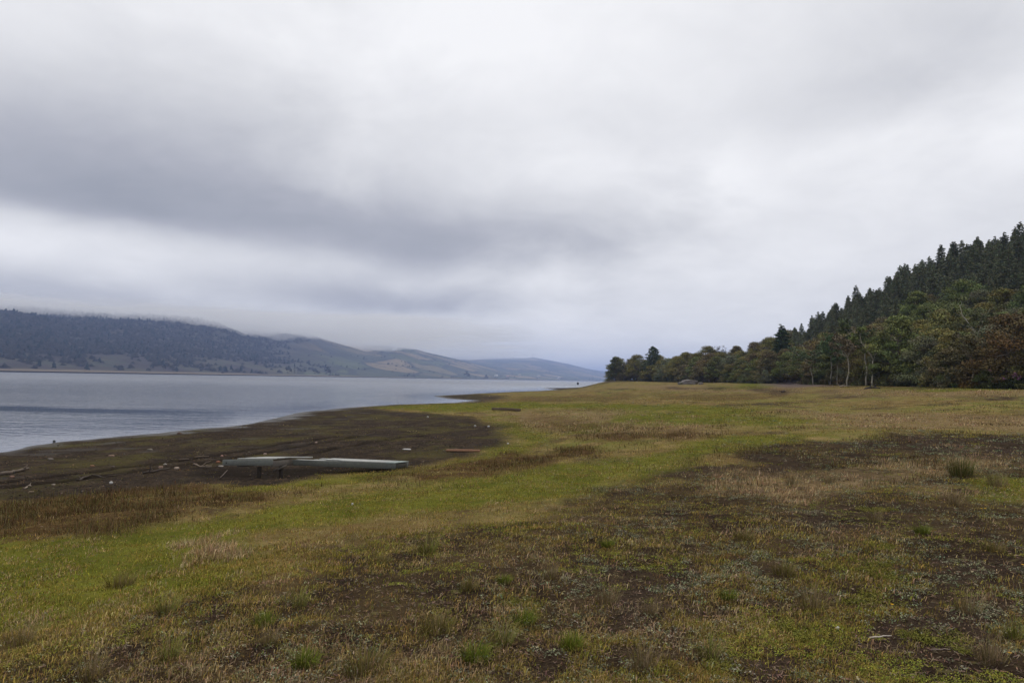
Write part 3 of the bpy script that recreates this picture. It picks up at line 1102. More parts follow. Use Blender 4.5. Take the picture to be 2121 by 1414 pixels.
# trees and houses of the far shore
FC = [proto_conifer(301, 14, 3.0, 1, 9, .3, .7), proto_dome(302, 11, 5.2, 2.2, 26, 26, .55, .6), proto_dome(303, 6, 3.6, .5, 20, 20, .45, .6)]
for nm, pr, px, py, Hpx, pH, lab in [
        ('broadleaf_tree', FC[1], 968, 783.0, 15, 11, 'large dark round tree alone on the far shore'),
        ('shrub', FC[2], 1008, 784.5, 8, 6, 'dark clipped-looking bush on the far shore beside the large round tree'),
        ('broadleaf_tree', FC[1], 316, 771, 10, 11, 'dark tree on the far shore under the brown grass slope'),
        ('broadleaf_tree', FC[1], 342, 772, 9, 11, 'dark tree close beside its twin on the far shore under the brown slope'),
        ('broadleaf_tree', FC[1], 600, 775.5, 15, 11, 'leftmost dark crown of the tree row on the far shore'),
        ('conifer', FC[0], 612, 775.5, 18, 14, 'tallest pointed tree in the dark row on the far shore'),
        ('broadleaf_tree', FC[1], 655, 776.5, 12, 11, 'round crown in the dark row on the far shore'),
        ('broadleaf_tree', FC[1], 680, 777.5, 16, 11, 'big round crown at the end of the dark row on the far shore'),
        ('conifer', FC[0], 1222, 786.5, 7, 14, 'first of the small hazy conifers at the far end of the lake'),
        ('conifer', FC[0], 1229, 786.5, 9, 14, 'tallest of the small hazy conifers at the far end of the lake'),
        ('conifer', FC[0], 1238, 787, 6, 14, 'gapped pair member among hazy conifers at the far lake end, its nearer left one'),
        ('conifer', FC[0], 1244, 787, 7, 14, 'last of the small hazy conifers before the near wood'),
        ('conifer', FC[0], 1104, 746, 9, 14, 'tiny dark upright tree on the crest of the palest far hill')]:  # mast-like mark on the ridge, stood in for by the conifer shape
    az = az_of(px)
    r0 = float(np.interp(px, FSH_PX, FSH_R))
    r = r0 + 120 if py > 760 else 8500.0
    z = float(far_height(np.array([az]), np.array([r]))[0])
    H = Hpx / F * r * math.cos(az)
    make_tree(nm, pr, (r * math.sin(az), r * math.cos(az), z - .3), .7, H / pH, (.024, .030, .022), (.5, .5, .5), None, label=lab, category='tree')


def far_house(px, d, w, wallc, roofc, label):
    az = az_of(px)
    r = float(np.interp(px, FSH_PX, FSH_R)) + d
    z = float(far_height(np.array([az]), np.array([r]))[0])
    o = empty('farmhouse', (r * math.sin(az), r * math.cos(az), z), -az + .3, 1, label=label, category='house', group='farmhouses on the far slope')
    a = MB()
    a.box((0, 0, w * .22), (w, w * .6, w * .5), col=wallc)
    a.build('wall', M_plain, o)
    b = MB()
    x, y, h0, h1 = w * .55, w * .36, w * .47, w * .78
    b.add([(-x, -y, h0), (x, -y, h0), (x, y, h0), (-x, y, h0), (-x, 0, h1), (x, 0, h1)], [(0, 1, 5, 4), (2, 3, 4, 5), (0, 4, 3), (1, 2, 5), (3, 2, 1, 0)], roofc)
    b.build('roof', M_plain, o)
    c = MB()
    c.box((w * .15, -w * .303, w * .2), (w * .12, .1, w * .3), col=(.05, .04, .035))
    c.build('door', M_plain, o)
    e = MB()
    e.box((-w * .25, -w * .303, w * .26), (w * .16, .1, w * .15), col=(.04, .045, .05))
    e.build('window', M_plain, o)


far_house(1029, 420, 15, (.75, .74, .7), (.5, .5, .5), 'small white house on the far slope above the round lakeshore tree')
far_house(1053, 330, 14, (.6, .5, .42), (.35, .2, .14), 'small pale-walled house with dull red roof on the far slope')
far_house(1078, 640, 14, (.7, .7, .68), (.45, .42, .4), 'small white house higher up the far fields')
far_house(1117, 520, 16, (.72, .7, .66), (.4, .36, .33), 'small white house near the hedges at the far end')
far_house(1159, 380, 16, (.7, .68, .65), (.42, .4, .38), 'small pale house low among the last far fields')
far_house(818, 1500, 22, (.75, .75, .75), (.6, .6, .6), 'long pale farm shed on the mid slope of the far hills')

# ------------------------------------------------------------------ grasses and ground plants
def blades(base, h, w, lean, az, col, segs=2, tipc=1.25):
    n = len(base)
    d = np.stack([np.cos(az), np.sin(az), np.zeros(n)], -1)
    s = np.stack([-np.sin(az + .6), np.cos(az + .6), np.zeros(n)], -1) * (w / 2)[:, None]
    up = np.array([0, 0, 1.0])
    L = (lean * h)[:, None]
    if segs == 1:
        V = np.stack([base - s, base + s, base + d * L + up * (h * np.sqrt(np.clip(1 - lean ** 2, .05, 1)))[:, None]], 1)
        Fc = [np.arange(n * 3).reshape(-1, 3)]
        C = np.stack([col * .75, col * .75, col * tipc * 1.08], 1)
    else:
        m = base + d * L * .32 + up * (h * .58)[:, None]
        t = base + d * L + up * (h * np.sqrt(np.clip(1 - lean ** 2 * .8, .05, 1)))[:, None]
        V = np.stack([base - s, base + s, m + s * .7, m - s * .7, t], 1)
        b = np.arange(n)[:, None] * 5
        Fc = [np.concatenate([b, b + 1, b + 2, b + 3], 1), np.concatenate([b + 3, b + 2, b + 4], 1)]
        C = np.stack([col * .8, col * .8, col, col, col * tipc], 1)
    return V.reshape(-1, 3), Fc, C.reshape(-1, 3)


def join(parts):
    V, C, Q, o = [], [], {}, 0
    for v, f, c in parts:
        for a in (f if isinstance(f, list) else [f]):
            Q.setdefault(a.shape[1], []).append(a + o)
        V.append(v)
        C.append(c)
        o += len(v)
    return np.vstack(V), [np.vstack(q) for q in Q.values()], np.vstack(C)


def sample_pts(n, rmin=2.4, rmax=120, mix=.5, amax=.80):
    u = rng.random(n)
    r1 = 1 / (1 / rmin + u * (1 / rmax - 1 / rmin))
    r2 = rmin * (rmax / rmin) ** u
    r = np.where(rng.random(n) < mix, r1, r2)
    az = rng.uniform(-amax, amax, n)
    ne = n // 5                      # the ground just beyond both edges of the view
    r = np.concatenate([r, rmin * (max(15.0 / rmin, 1.01)) ** rng.random(ne)])
    az = np.concatenate([az, rng.uniform(amax, 1.3, ne) * np.where(rng.random(ne) < .5, -1, 1)])
    x, y = r * np.sin(az), r * np.cos(az)
    k = shore_sd(x, y) > .6
    k &= ~((az > az_of(1250)) & (r > edge_r(az) + 1))
    x, y, r = x[k], y[k], r[k]
    return x, y, r


def tufts(x, y, r, per, h, w, spread, lean, col, segfar=10.0):
    """Blades around tuft centres; h,w,spread,lean,col per tuft."""
    n = len(x)
    bx = np.repeat(x, per) + rng.normal(0, 1, n * per) * np.repeat(spread, per)
    by = np.repeat(y, per) + rng.normal(0, 1, n * per) * np.repeat(spread, per)
    bz = np.repeat(height(x, y), per) - .006
    base = np.stack([bx, by, bz], -1)
    hh = np.repeat(h, per) * rng.uniform(.45, 1.2, n * per)
    rr = np.repeat(r, per)
    ww = np.maximum(np.repeat(w, per), rr * .00075) * rng.uniform(.7, 1.3, n * per)
    cc = np.repeat(col * 1.24 * rng.uniform(.6, 1.4, (n, 1)), per, 0) * rng.uniform(.55, 1.5, (n * per, 1))
    ll = np.clip(np.abs(rng.normal(0, 1, n * per)) * np.repeat(lean, per), 0, .93)
    aa = rng.uniform(0, 2 * math.pi, n * per)
    nr = rr < segfar
    out = []
    for sel, sg in ((nr, 2), (~nr, 1)):
        if sel.any():
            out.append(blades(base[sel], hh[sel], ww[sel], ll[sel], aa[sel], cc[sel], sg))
    return out


def pick(cols, n, jit=.15):
    c = np.array(cols)[rng.integers(0, len(cols), n)]
    return c * rng.uniform(1 - jit, 1 + jit, (n, 3))


# --- short green grass
def grow():
    GREEN = [(.165, .165, .018), (.215, .195, .026), (.13, .14, .026), (.25, .21, .040)]
    OLIVE = [(.225, .170, .040), (.28, .205, .062), (.175, .145, .034), (.25, .165, .056)]
    DRY = [(.31, .225, .12), (.35, .265, .15), (.26, .175, .088), (.22, .145, .082)]
    REDC = [(.075, .045, .020), (.058, .036, .017), (.095, .060, .026), (.075, .062, .024), (.105, .092, .03), (.13, .105, .05)]
    GG = [(.185, .190, .115), (.135, .142, .080), (.225, .225, .145), (.095, .10, .058)]
    GY = [(.17, .19, .055), (.205, .21, .085), (.15, .175, .045), (.23, .215, .06)]
    MOSS = [(.20, .205, .030), (.24, .225, .045), (.16, .175, .030)]
    # --- short grass, green to olive, over nearly everything but mud and black soil
    x, y, r = sample_pts(290000, 2.3, 130, .5)
    c = cover(x, y)
    q = .20 + r * .012
    nz = fbm(x / q, y / q, 44, 3)
    nl = fbm(x / 3.2, y / 3.2, 45, 4)
    hollow = sstep(.60, .50, nz)
    p_g = np.clip(.95 * c['green'] + .62 * (1 - c['heath']) * (1 - c['tan']) + .40 * c['heath'] * sstep(.38, .58, nl), 0, 1)
    p_g = p_g * (1 - .55 * c['tan']) * (1 - .88 * c['mud']) * (1 - .72 * c['red']) * (1 - .75 * c['soil'] * hollow) * (1 - c['path']) * sstep(.40, .54, nz) * (1.0 + .5 * c['heath'])
    p_g = np.maximum(p_g, .30 * (1 - c['mud']) * (1 - c['soil']) * (1 - c['path']) * (1 - .6 * c['red']) * (1 - .7 * c['heath']))
    k = rng.random(len(x)) < p_g
    xs, ys, rs, gm, hm, nn, md = x[k], y[k], r[k], c['green'][k], c['heath'][k], nl[k], c['mud'][k]
    m = len(xs)
    isg = rng.random(m) < (.13 + .48 * gm * (1 - .4 * sstep(.5, .62, nn)) + .25 * hm * sstep(.52, .62, nn))
    col = np.where(isg[:, None], pick(GREEN, m), pick(OLIVE, m))
    col = np.where((md > .5)[:, None], col * .55, col)
    V, Fc, C = join(tufts(xs, ys, rs, 8, rng.uniform(.015, .055, m) + .0002 * rs, np.full(m, .0026), .018 + .0042 * rs, np.full(m, .75), col))
    link('short_grass', mesh_np('short_grass', V, Fc, M_blade, C), kind='stuff')
    print('grass', len(V))
    # --- dry straw coloured grass
    x, y, r = sample_pts(150000, 2.3, 130, .5)
    c = cover(x, y)
    q = .35 + r * .014
    nz = fbm(x / q + 7, y / q, 47, 4)
    p = np.clip(.85 * c['tan'] + .17 * c['heath'] + .26 * (1 - .6 * c['heath']) + .08 * c['green'], 0, 1) * (1 - .97 * c['mud']) * (1 - .5 * c['red']) * (1 - .75 * c['soil']) * (1 - c['path']) * sstep(.46, .58, nz)
    k = rng.random(len(x)) < p
    xs, ys, rs, tm = x[k], y[k], r[k], c['tan'][k]
    m = len(xs)
    hh = rng.uniform(.02, .075, m) + tm * rng.uniform(.02, .12, m)
    V, Fc, C = join(tufts(xs, ys, rs, 8, hh, np.full(m, .0016), .03 + .004 * rs, np.full(m, .8), pick(DRY, m)))
    link('dry_grass', mesh_np('dry_grass', V, Fc, M_blade, C), kind='stuff')
    print('dry', len(V))
    # --- reddish brown weeds
    x, y, r = sample_pts(120000, 5, 130, .4)
    c = cover(x, y)
    nz = fbm(x / 1.6, y / 1.1, 49, 4)
    p = np.clip(.95 * c['red'] - .35 * c['green'], 0, 1) * (1 - c['mud']) * .85 * sstep(.40, .60, nz)
    q = .5 + r * .025
    p = np.maximum(p, .30 * (fbm(x / q + 4, y / q, 67, 4) > .60) * sstep(10, 20, r) * (1 - c['mud']) * (1 - .6 * c['green']) * (1 - c['path']))
    k = rng.random(len(x)) < p
    xs, ys, rs = x[k], y[k], r[k]
    m = len(xs)
    V, Fc, C = join(tufts(xs, ys, rs, 9, rng.uniform(.04, .20, m) * (1 - .5 * sstep(25, 60, rs)), np.full(m, .0036), .09 + .006 * rs, np.full(m, .5), pick(REDC, m)))
    link('brown_weeds', mesh_np('brown_weeds', V, Fc, M_blade, C), kind='stuff')
    print('weeds', len(V))
    # --- creeping grey green leaves and yellow green moss in mats
    x, y, r = sample_pts(135000, 2.3, 75, .6)
    c = cover(x, y)
    q = .22 + r * .010
    nz = fbm(x / q + 3, y / q, 53, 4)
    nl = fbm(x / 2.6, y / 2.6, 54, 4)
    nm = fbm(x / .8 + 9, y / .8, 57, 4)
    mossy = (nm > .640)
    left = .12 + .88 * sstep(-1.6, 1.2, x)
    p = np.maximum(left * sstep(.48, .55, nz) * (.20 + .80 * sstep(.38, .52, nl)), .9 * mossy) * np.clip(.9 * c['heath'] + .75 * c['green'] + .10, 0, 1) * (1 - .97 * c['mud']) * (1 - .75 * c['red']) * (1 - .6 * c['tan'] * (1 - c['heath']))
    k = rng.random(len(x)) < p
    xs, ys, rs, mo, gm = x[k], y[k], r[k], mossy[k], c['green'][k]
    m = len(xs)
    col = np.where((rng.random(m) < gm * .75)[:, None], pick(GY, m), pick(GG, m))
    col = np.where(mo[:, None], pick(MOSS, m), col)
    per = 11
    sp = .030 + .0024 * rs
    ctr = np.stack([xs, ys, height(xs, ys) + .006], -1)
    rad = np.stack([sp, sp, .010 + sp * np.where(mo, .18, .38)], -1)
    n = m * per
    dv = rng.normal(size=(n, 3))
    dv /= np.linalg.norm(dv, axis=1, keepdims=True)
    dv[:, 2] = np.abs(dv[:, 2])
    P = np.repeat(ctr, per, 0) + dv * rng.random((n, 1)) ** .5 * np.repeat(rad, per, 0)
    nrm = dv * .45 + rng.normal(size=(n, 3)) * .45 + np.array([0, 0, .7])
    nrm /= np.linalg.norm(nrm, axis=1, keepdims=True)
    a = np.cross(nrm, rng.normal(size=(n, 3)))
    a /= np.linalg.norm(a, axis=1, keepdims=True)
    b = np.cross(nrm, a)
    s = (np.maximum(.0068, .00062 * np.repeat(rs, per)) * rng.uniform(.5, 1.4, n) * np.where(np.repeat(mo, per), .75, 1))[:, None]
    V = np.stack([P - a * s, P - b * s * .6 + a * s * .2, P + a * s * 1.2, P + b * s * .6 + a * s * .2], 1).reshape(-1, 3)
    C = np.repeat(np.repeat(col * rng.uniform(.75, 1.45, (m, 1)), per, 0) * rng.uniform(.6, 1.4, (n, 1)), 4, 0)
    link('creeping_plants', mesh_np('creeping_plants', V, np.arange(n * 4).reshape(-1, 4), M_blade, C), kind='stuff')
    print('leaves', n)
    # --- bits of dead stalk and crumbs of peat lying on bare soil
    x, y, r = sample_pts(110000, 2.3, 45, .65)
    c = cover(x, y)
    k = rng.random(len(x)) < np.clip(.6 * c['heath'] + .3 * c['soil'] + .15 + .3 * c['mud'], 0, 1)
    x, y, r, md = x[k], y[k], r[k], c['mud'][k]
    m = len(x)
    z = height(x, y)
    a = rng.uniform(0, 6.3, m)
    L = rng.uniform(.005, .020, m) + .0006 * r
    w = rng.uniform(.001, .003, m) + .00025 * r
    d = np.stack([np.cos(a), np.sin(a), rng.normal(0, .3, m)], -1) * L[:, None]
    s = np.stack([-np.sin(a), np.cos(a), rng.normal(0, .4, m)], -1) * w[:, None]
    P = np.stack([x, y, z + .006], -1)
    V = np.stack([P - d - s, P + d - s * .5, P + d + s * .5, P - d + s], 1).reshape(-1, 3)
    col = pick([(.20, .14, .095), (.25, .185, .13), (.13, .085, .06), (.045, .032, .025), (.06, .042, .032), (.09, .06, .042)], m)
    col = np.where((md > .5)[:, None], col * .6, col)
    link('plant_litter', mesh_np('plant_litter', V, np.arange(m * 4).reshape(-1, 4), M_blade, np.repeat(col, 4, 0)), kind='stuff')
    # --- pebbles and clods strewn over the bare lake mud
    x, y, r = sample_pts(26000, 12, 75, .3)
    c = cover(x, y)
    k = rng.random(len(x)) < c['mud'] * sstep(.42, .6, fbm(x / 2.2, y / 2.2, 63, 3))
    x, y, r = x[k], y[k], r[k]
    m = len(x)
    s = (rng.uniform(.012, .04, m) * rng.uniform(.6, 1.4, m))[:, None]
    P = np.stack([x, y, height(x, y) + .004], -1)
    O = np.array([(1, 0, 0), (0, 1, 0), (-1, 0, 0), (0, -1, 0), (0, 0, .7), (0, 0, -.5)])
    V = (P[:, None] + O[None] * s[:, None] * rng.uniform(.5, 1.4, (m, 6, 1)))
    f = np.array([(0, 1, 4), (1, 2, 4), (2, 3, 4), (3, 0, 4), (1, 0, 5), (2, 1, 5), (3, 2, 5), (0, 3, 5)])
    Fc = (np.arange(m)[:, None, None] * 6 + f[None]).reshape(-1, 3)
    col = pick([(.05, .038, .03), (.09, .068, .052), (.13, .10, .078), (.035, .028, .024), (.07, .055, .035)], m)
    link('mud_pebbles', mesh_np('mud_pebbles', V.reshape(-1, 3), Fc, M_blade, np.repeat(col, 6, 0)), kind='stuff')

grow()

# ------------------------------------------------------------------ single tussocks
def tussock_mesh(kind, seed):
    g = np.random.default_rng(seed)
    spec = {  # blades, height, spread, lean, colours
        'green': (260, .115, .075, .80, [(.13, .165, .02), (.17, .195, .03), (.10, .125, .02)]),
        'brown': (230, .125, .095, .82, [(.18, .145, .04), (.21, .16, .06), (.13, .13, .03), (.26, .19, .10)]),
        'splay': (120, .20, .06, .95, [(.16, .18, .035), (.20, .20, .05), (.22, .175, .08)]),
        'straw': (170, .23, .085, .70, [(.26, .19, .10), (.21, .15, .07), (.15, .135, .04), (.30, .225, .14)]),
        'rush': (460, .40, .20, .62, [(.075, .095, .022), (.11, .12, .03), (.15, .13, .045), (.22, .17, .08)]),
        'cushion': (0, .05, .10, 0, [(.15, .145, .028), (.185, .165, .04), (.125, .13, .03)]),
    }[kind]
    n, h, sp, lean, cols = spec
    if kind == 'cushion':
        C = np.clip(g.normal(size=(34, 3)), -1.6, 1.6) * np.array([.095, .075, 0]) + np.array([0, 0, .006])
        T = np.array(cols)[g.integers(0, 3, 34)] * g.uniform(.7, 1.2, (34, 1))
        V, Fc, Cc = leaves(C, (.055, .055, .018), 70, .0052, .9, 1.1, .5, T, seed)
        return mesh_np('clump', V, Fc, M_blade, Cc)
    a = g.uniform(0, 6.283, n)
    q = np.sqrt(g.random(n)) * sp
    base = np.stack([np.cos(a) * q, np.sin(a) * q, np.full(n, -.01)], -1)
    ln = np.clip(q / sp * lean + g.normal(0, .24, n), .02, .95)
    col = np.array(cols)[g.integers(0, len(cols), n)] * g.uniform(.65, 1.3, (n, 1))
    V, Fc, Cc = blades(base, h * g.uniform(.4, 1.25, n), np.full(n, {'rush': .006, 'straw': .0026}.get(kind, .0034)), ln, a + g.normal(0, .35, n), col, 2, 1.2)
    return mesh_np('clump', V, Fc, M_blade, Cc)


TUS = {k: [tussock_mesh(k, 400 + i * 7 + j) for j in range(3)] for i, k in enumerate(('green', 'brown', 'splay', 'straw', 'rush', 'cushion'))}
TUSSOCKS = [  # px, py, kind, scale, label
    (905, 1304, 'brown', 1.25, 'dense dark olive tussock with brown tips low on the bare patch, biggest of its kind there'),
    (1040, 1334, 'splay', 1.1, 'bright splayed tussock of long blades beside dark soil near the bottom centre'),
    (1183, 1340, 'green', .95, 'compact vivid green tussock on black soil right of the splayed one'),
    (759, 1391, 'brown', 1.5, 'wide low olive tussock at the bottom edge left of centre'),
    (1330, 1385, 'straw', .9, 'spiky grey-green tussock with fine dry stalks at the bottom edge'),
    (984, 1367, 'green', 1.1, 'low spread bright green grass cushion below the splayed tussock'),
    (970, 1218, 'brown', .9, 'olive tussock with reddish stalks at the middle of the heath'),
    (1043, 1207, 'green', .85, 'upright light green tussock next to grey-green rosettes'),
    (1139, 1196, 'straw', .75, 'reddish orange-tinged tussock with upright stalks'),
    (1086, 1248, 'cushion', 1.3, 'small rounded bright green cushion plant on dark soil'),
    (1258, 1251, 'straw', .95, 'thin tall straw tussock with a green base'),
    (1086, 1290, 'green', 1.0, 'yellowish green tussock with flat top over bare soil'),
    (885, 1145, 'splay', 1.5, 'pale green spider-like tussock with very long flat blades'),
    (789, 1164, 'brown', .8, 'tiny dark rounded tuft left of the spider-like tussock'),
    (1258, 1131, 'green', .9, 'light green tuft amid pale dry grass at mid distance'),
    (1345, 1273, 'straw', .7, 'short brown-green tuft beside grey rosettes'),
    (1541, 1116, 'brown', 1.15, 'neat domed olive tussock standing alone on bare heath'),
    (1621, 1186, 'brown', 1.1, 'round fan-shaped tussock with brown fringe, centre of the right heath'),
    (1682, 1265, 'straw', 1.15, 'tall thin brown tussock rising from grey-green mats'),
    (1468, 1362, 'splay', 1.0, 'bright green splayed tuft on dark soil low right of centre'),
    (1810, 1079, 'straw', .9, 'broad straw-brown tussock at the edge of a black soil patch'),
    (2005, 1269, 'straw', .95, 'wide loose tussock of thin yellowish stalks far right'),
    (2049, 1369, 'straw', .9, 'dry straw tussock beside a yellow flower at lower right'),
    (2100, 1318, 'splay', .9, 'flattened green-brown tuft at the right margin of the heath'),
    (1910, 1103, 'green', 1.0, 'wide greenish tuft among sparse mats right of the black soil'),
    (1821, 1130, 'cushion', 1.6, 'flat bright moss cushion in a row above the black hollow'),
    (2059, 1141, 'brown', 1.0, 'small olive tussock with straw top near the right margin'),
    (1509, 1240, 'green', .8, 'single upright green tuft on brown litter'),
    (1815, 1164, 'cushion', 1.5, 'yellow-green cushion split in two lobes on dark soil'),
    (1835, 1188, 'cushion', 2.0, 'large ragged bright green mat of moss in the right heath'),
    (1820, 1243, 'cushion', 2.2, 'widest yellow-green moss mat with brown tuft behind'),
    (1679, 1312, 'cushion', 2.0, 'yellowish moss mat below the tall thin brown tussock'),
    (1957, 1322, 'cushion', 1.8, 'pale green mounded cushion at lower right'),
    (1913, 1321, 'cushion', 1.2, 'small domed cushion just left of the pale mounded one'),
    (1515, 1382, 'cushion', 1.8, 'bright moss mat at the bottom edge right of the splayed tuft'),
    (1991, 985, 'rush', 1.0, 'big dark green bushy clump, tallest plant on the right of the plain'),
    (2066, 1008, 'straw', 1.6, 'loose clump of tall straw beside the big dark green clump'),
    (1719, 1000, 'straw', 1.2, 'yellow-green upright tussock amid tan dry grass'),
    (1640, 1002, 'straw', 1.3, 'pinkish tan feathery clump beyond the black soil streak'),
    (1811, 1055, 'cushion', 2.2, 'light green leafy mat on black soil at mid distance'),
    (1978, 1045, 'straw', 1.1, 'olive upright tuft below the big dark green clump'),
    (630, 1379, 'green', 1.1, 'vivid dark green lone tuft at the bottom left of centre'),
    (350, 1365, 'splay', 1.0, 'ragged green tuft with bent blades on reddish soil'),
    (554, 1333, 'straw', .8, 'dry yellowish tuft with thin stalks above the vivid green tuft'),
    (247, 1216, 'brown', 1.5, 'dark dense tussock with brown feathery top in the green sward'),
    (343, 1269, 'splay', 1.1, 'grey-green splayed tussock at the edge of the green sward'),
    (620, 1254, 'splay', .9, 'light spiky tuft on brown ground left of centre'),
    (43, 1336, 'straw', 1.0, 'straw-topped tuft near the bottom left corner'),
    (185, 1405, 'straw', .9, 'dry pale tuft cut by the bottom edge at left'),
    (545, 1294, 'green', 1.0, 'broad low green tuft bordering reddish soil'),
]
for i, (px, py, k, sc, lab) in enumerate(TUSSOCKS):
    P = hit(px, py)
    o = link('grass_tussock' if k != 'cushion' else 'moss_cushion', TUS[k][i % 3], None, P, label=' '.join(lab.split()[:16]), category='tussock' if k != 'cushion' else 'moss', group='grass tussocks on the heath' if k != 'cushion' else 'moss cushions on the heath')
    o.rotation_euler = (0, 0, i * 1.7)
    sc = sc * .72 if k == 'cushion' else sc
    o.scale = (sc, sc, sc)

# ------------------------------------------------------------------ jetty
def jetty():
    WD = (.150, .158, .145)
    WD2 = (.37, .375, .36)
    WDD = (.13, .115, .10)
    top = -.74
    A0, A1 = on_plane(465, 951, top), on_plane(566, 951, top)
    o = empty('jetty', (A0[0], A0[1], float(height(A0[0:1], A0[1:2])[0])), 0, 1,
              label='weathered grey-green wooden jetty in a bent shape stranded on the dark mud', category='jetty')
    inv = np.array(o.location)
    ux = (A1 - A0) / np.linalg.norm(A1 - A0)
    A2 = on_plane(601, 948.0, top)
    uy = (A2 - A1) / np.linalg.norm(A2 - A1)
    uz = np.array([0, 0, 1.0])
    M = np.stack([ux, uy, uz], 1)
    L = np.linalg.norm(A1 - A0)
    wA = float(np.linalg.norm(A2 - A1)) + .10

    def P(a, b, c):
        return A0 + ux * a + uy * b + uz * c - inv
    fr = MB()
    fr.box(P(L / 2, -.03, -.085), (L, .06, .165), M, .006, WD)
    fr.build('front_beam', M_wood, o)
    b2 = MB()
    b2.tube([P(.10, -.064, -.09), P(.10, -.05, -.09)], .022, 8, (.02, .02, .02))
    b2.build('bolt_hole', M_wood, bpy.data.objects[fr_name(o, 'front_beam')])
    sd = MB()
    sd.box(P(L - .032, wA / 2 + .003, -.13), (.06, wA, .17), M, .006, WDD)
    sd.build('side_beam', M_wood, o)
    sl = MB()
    sl.box(P(.36, wA / 2 + .003, -.13), (.06, wA, .17), M, .006, WDD)
    sl.build('side_beam', M_wood, o)
    y = .0
    for k in range(5):
        w = wA / 5
        b = MB()
        jit = [.0, .05, -.03, .02, .0][k]
        x0, x1 = .33 + jit + .05 * k, L + .015 + (.55 if k == 4 else 0) + jit * .5
        b.box(P((x0 + x1) / 2, w * (k + .5), .016 + .004 * (k % 2)), (x1 - x0, w - .024, .030), M, .005, np.array(WD2) * (1 + .12 * ((k * 7) % 3 - 1)))
        b.build('plank', M_wood, o)
    for (a, bb) in ((.80, .16), (1.10, .50)):
        q = P(a, bb, 0) + inv
        gz = float(height(q[0:1], q[1:2])[0])
        b = MB()
        b.box(P(a, bb, (gz - .25 - top - .22) / 2), (.07, .07, (top - .22) - (gz - .25)), M, .008, (.035, .028, .023))
        b.build('post', M_wood, o)
    br = MB()
    e0, e1 = P(1.05, .3, -.36), P(1.42, .3, -.2)
    br.tube([e0, e1], .035, 5, (.10, .085, .07))
    br.build('brace', M_wood, o)
    # gangway sloping to the turf
    g0 = on_plane(603, 951.2, top - .05)
    gr_ = hit(817, 971)
    gd = gr_.copy()
    gd[2] = gr_[2] + .165
    vx = gd - g0
    Lg = np.linalg.norm(vx)
    vx = vx / Lg
    vy = uy
    vz = np.cross(vx, vy)
    vz /= np.linalg.norm(vz)
    M2 = np.stack([vx, vy, vz], 1)

    def G(a, b, c):
        return g0 + vx * a + vy * b + vz * c - inv
    b = MB()
    b.box(G(Lg / 2, .03, -.086), (Lg, .06, .165), M2, .006, (.128, .134, .120))
    b.build('gangway_beam', M_wood, o)
    b = MB()
    b.box(G(Lg / 2 + .35, .53, -.10), (Lg - .7, .06, .19), M2, .006, (.16, .16, .14))
    b.build('gangway_beam', M_wood, o)
    b = MB()
    b.box(G(Lg - .03, .28, -.095), (.06, .44, .13), M2, .006, (.075, .07, .06))
    b.build('end_beam', M_wood, o)
    for k in range(4):
        w = .56 / 4
        x0 = [1.35, .85, .55, .75][k]
        b = MB()
        b.box(G((x0 + Lg - .30) / 2, w * (k + .5), .014 + .003 * (k % 2)), (Lg - .30 - x0, w - .022, .028), M2, .005, np.array(WD2) * (1 + .1 * ((k * 5) % 3 - 1)))
        b.build('plank', M_wood, o)
    b = MB()
    b.box(G(Lg - .135, .28, .012), (.26, .58, .026), M2, .005, (.27, .31, .295))
    b.build('end_plank', M_wood, o)
    for k in range(2):
        b = MB()
        b.box(G(.46 + .37 * k, .09 + .14 * k, -.012), (.74, .13, .028), M2, .005, np.array(WD2) * .92)
        b.build('plank', M_wood, o)


def fr_name(o, nm):
    return [c.name for c in o.children if c.name.split('.')[0] == nm][-1]


jetty()

# ------------------------------------------------------------------ stones, driftwood and litter
def stone(px, py, wpx, hpx, col, label, name='stone', cat='stone', seed=1, water=False, rough=.3):
    P = hit(px, py) if not water else on_plane(px, py, WATER)
    D = np.linalg.norm(P - EYE)
    w, h = .85 * wpx / F * D, .85 * hpx / F * D
    m = MB()
    m.rock((0, 0, h * .32), (w, w * .75, h * 1.15), seed, col, 8, rough)
    m.build(name, M_stone, None, P, smooth=True, label=label, category=cat)


PK = (.25, .17, .13)
GYc = (.30, .27, .24)
stone(371, 900, 10, 6, (.10, .065, .05), 'single brown stone sitting in the shallow water off the shore', seed=3, water=True)
stone(112, 915, 5, 4, (.05, .05, .05), 'tiny dark stone in the shallow water farthest left', seed=4, water=True)
stone(26, 980, 9, 5, (.05, .045, .04), 'dark lump at the left end of the mud shore', seed=5)
stone(105, 952, 10, 4, (.16, .14, .12), 'flat grey stone on the green-tinged mud', seed=6)
stone(231, 945, 11, 4, (.22, .15, .11), 'flat reddish stone on the mud near the waterline', seed=7)
stone(311, 933, 12, 5, (.17, .15, .12), 'grey-brown stone with a pale top on the mud near the water', seed=8)
stone(191, 966, 9, 4, (.20, .115, .07), 'orange brick fragment beside the wheel rut', seed=9)
stone(25, 989, 9, 5, (.19, .115, .085), 'reddish stone below the log at the left', seed=10)
stone(333, 969, 9, 5, PK, 'pink rounded stone near the driftwood', seed=11)
stone(366, 971, 11, 5, (.29, .23, .185), 'pale flat cobble between driftwood branches', seed=12)
stone(342, 962, 7, 3, (.31, .28, .25), 'small whitish pebble above the pale flat cobble', seed=13)
stone(452, 958, 9, 5, (.22, .10, .06), 'orange-red brick lump at the jetty front beam', seed=14)
stone(458, 966, 11, 3, GYc, 'flat grey stone under the free end of the jetty beam', seed=15)
stone(111, 1004, 7, 3, (.27, .23, .19), 'small pale stone on the dark mud below the driftwood', seed=16)
stone(234, 967, 7, 3, (.10, .08, .07), 'small dark stone just above the rut', seed=17)
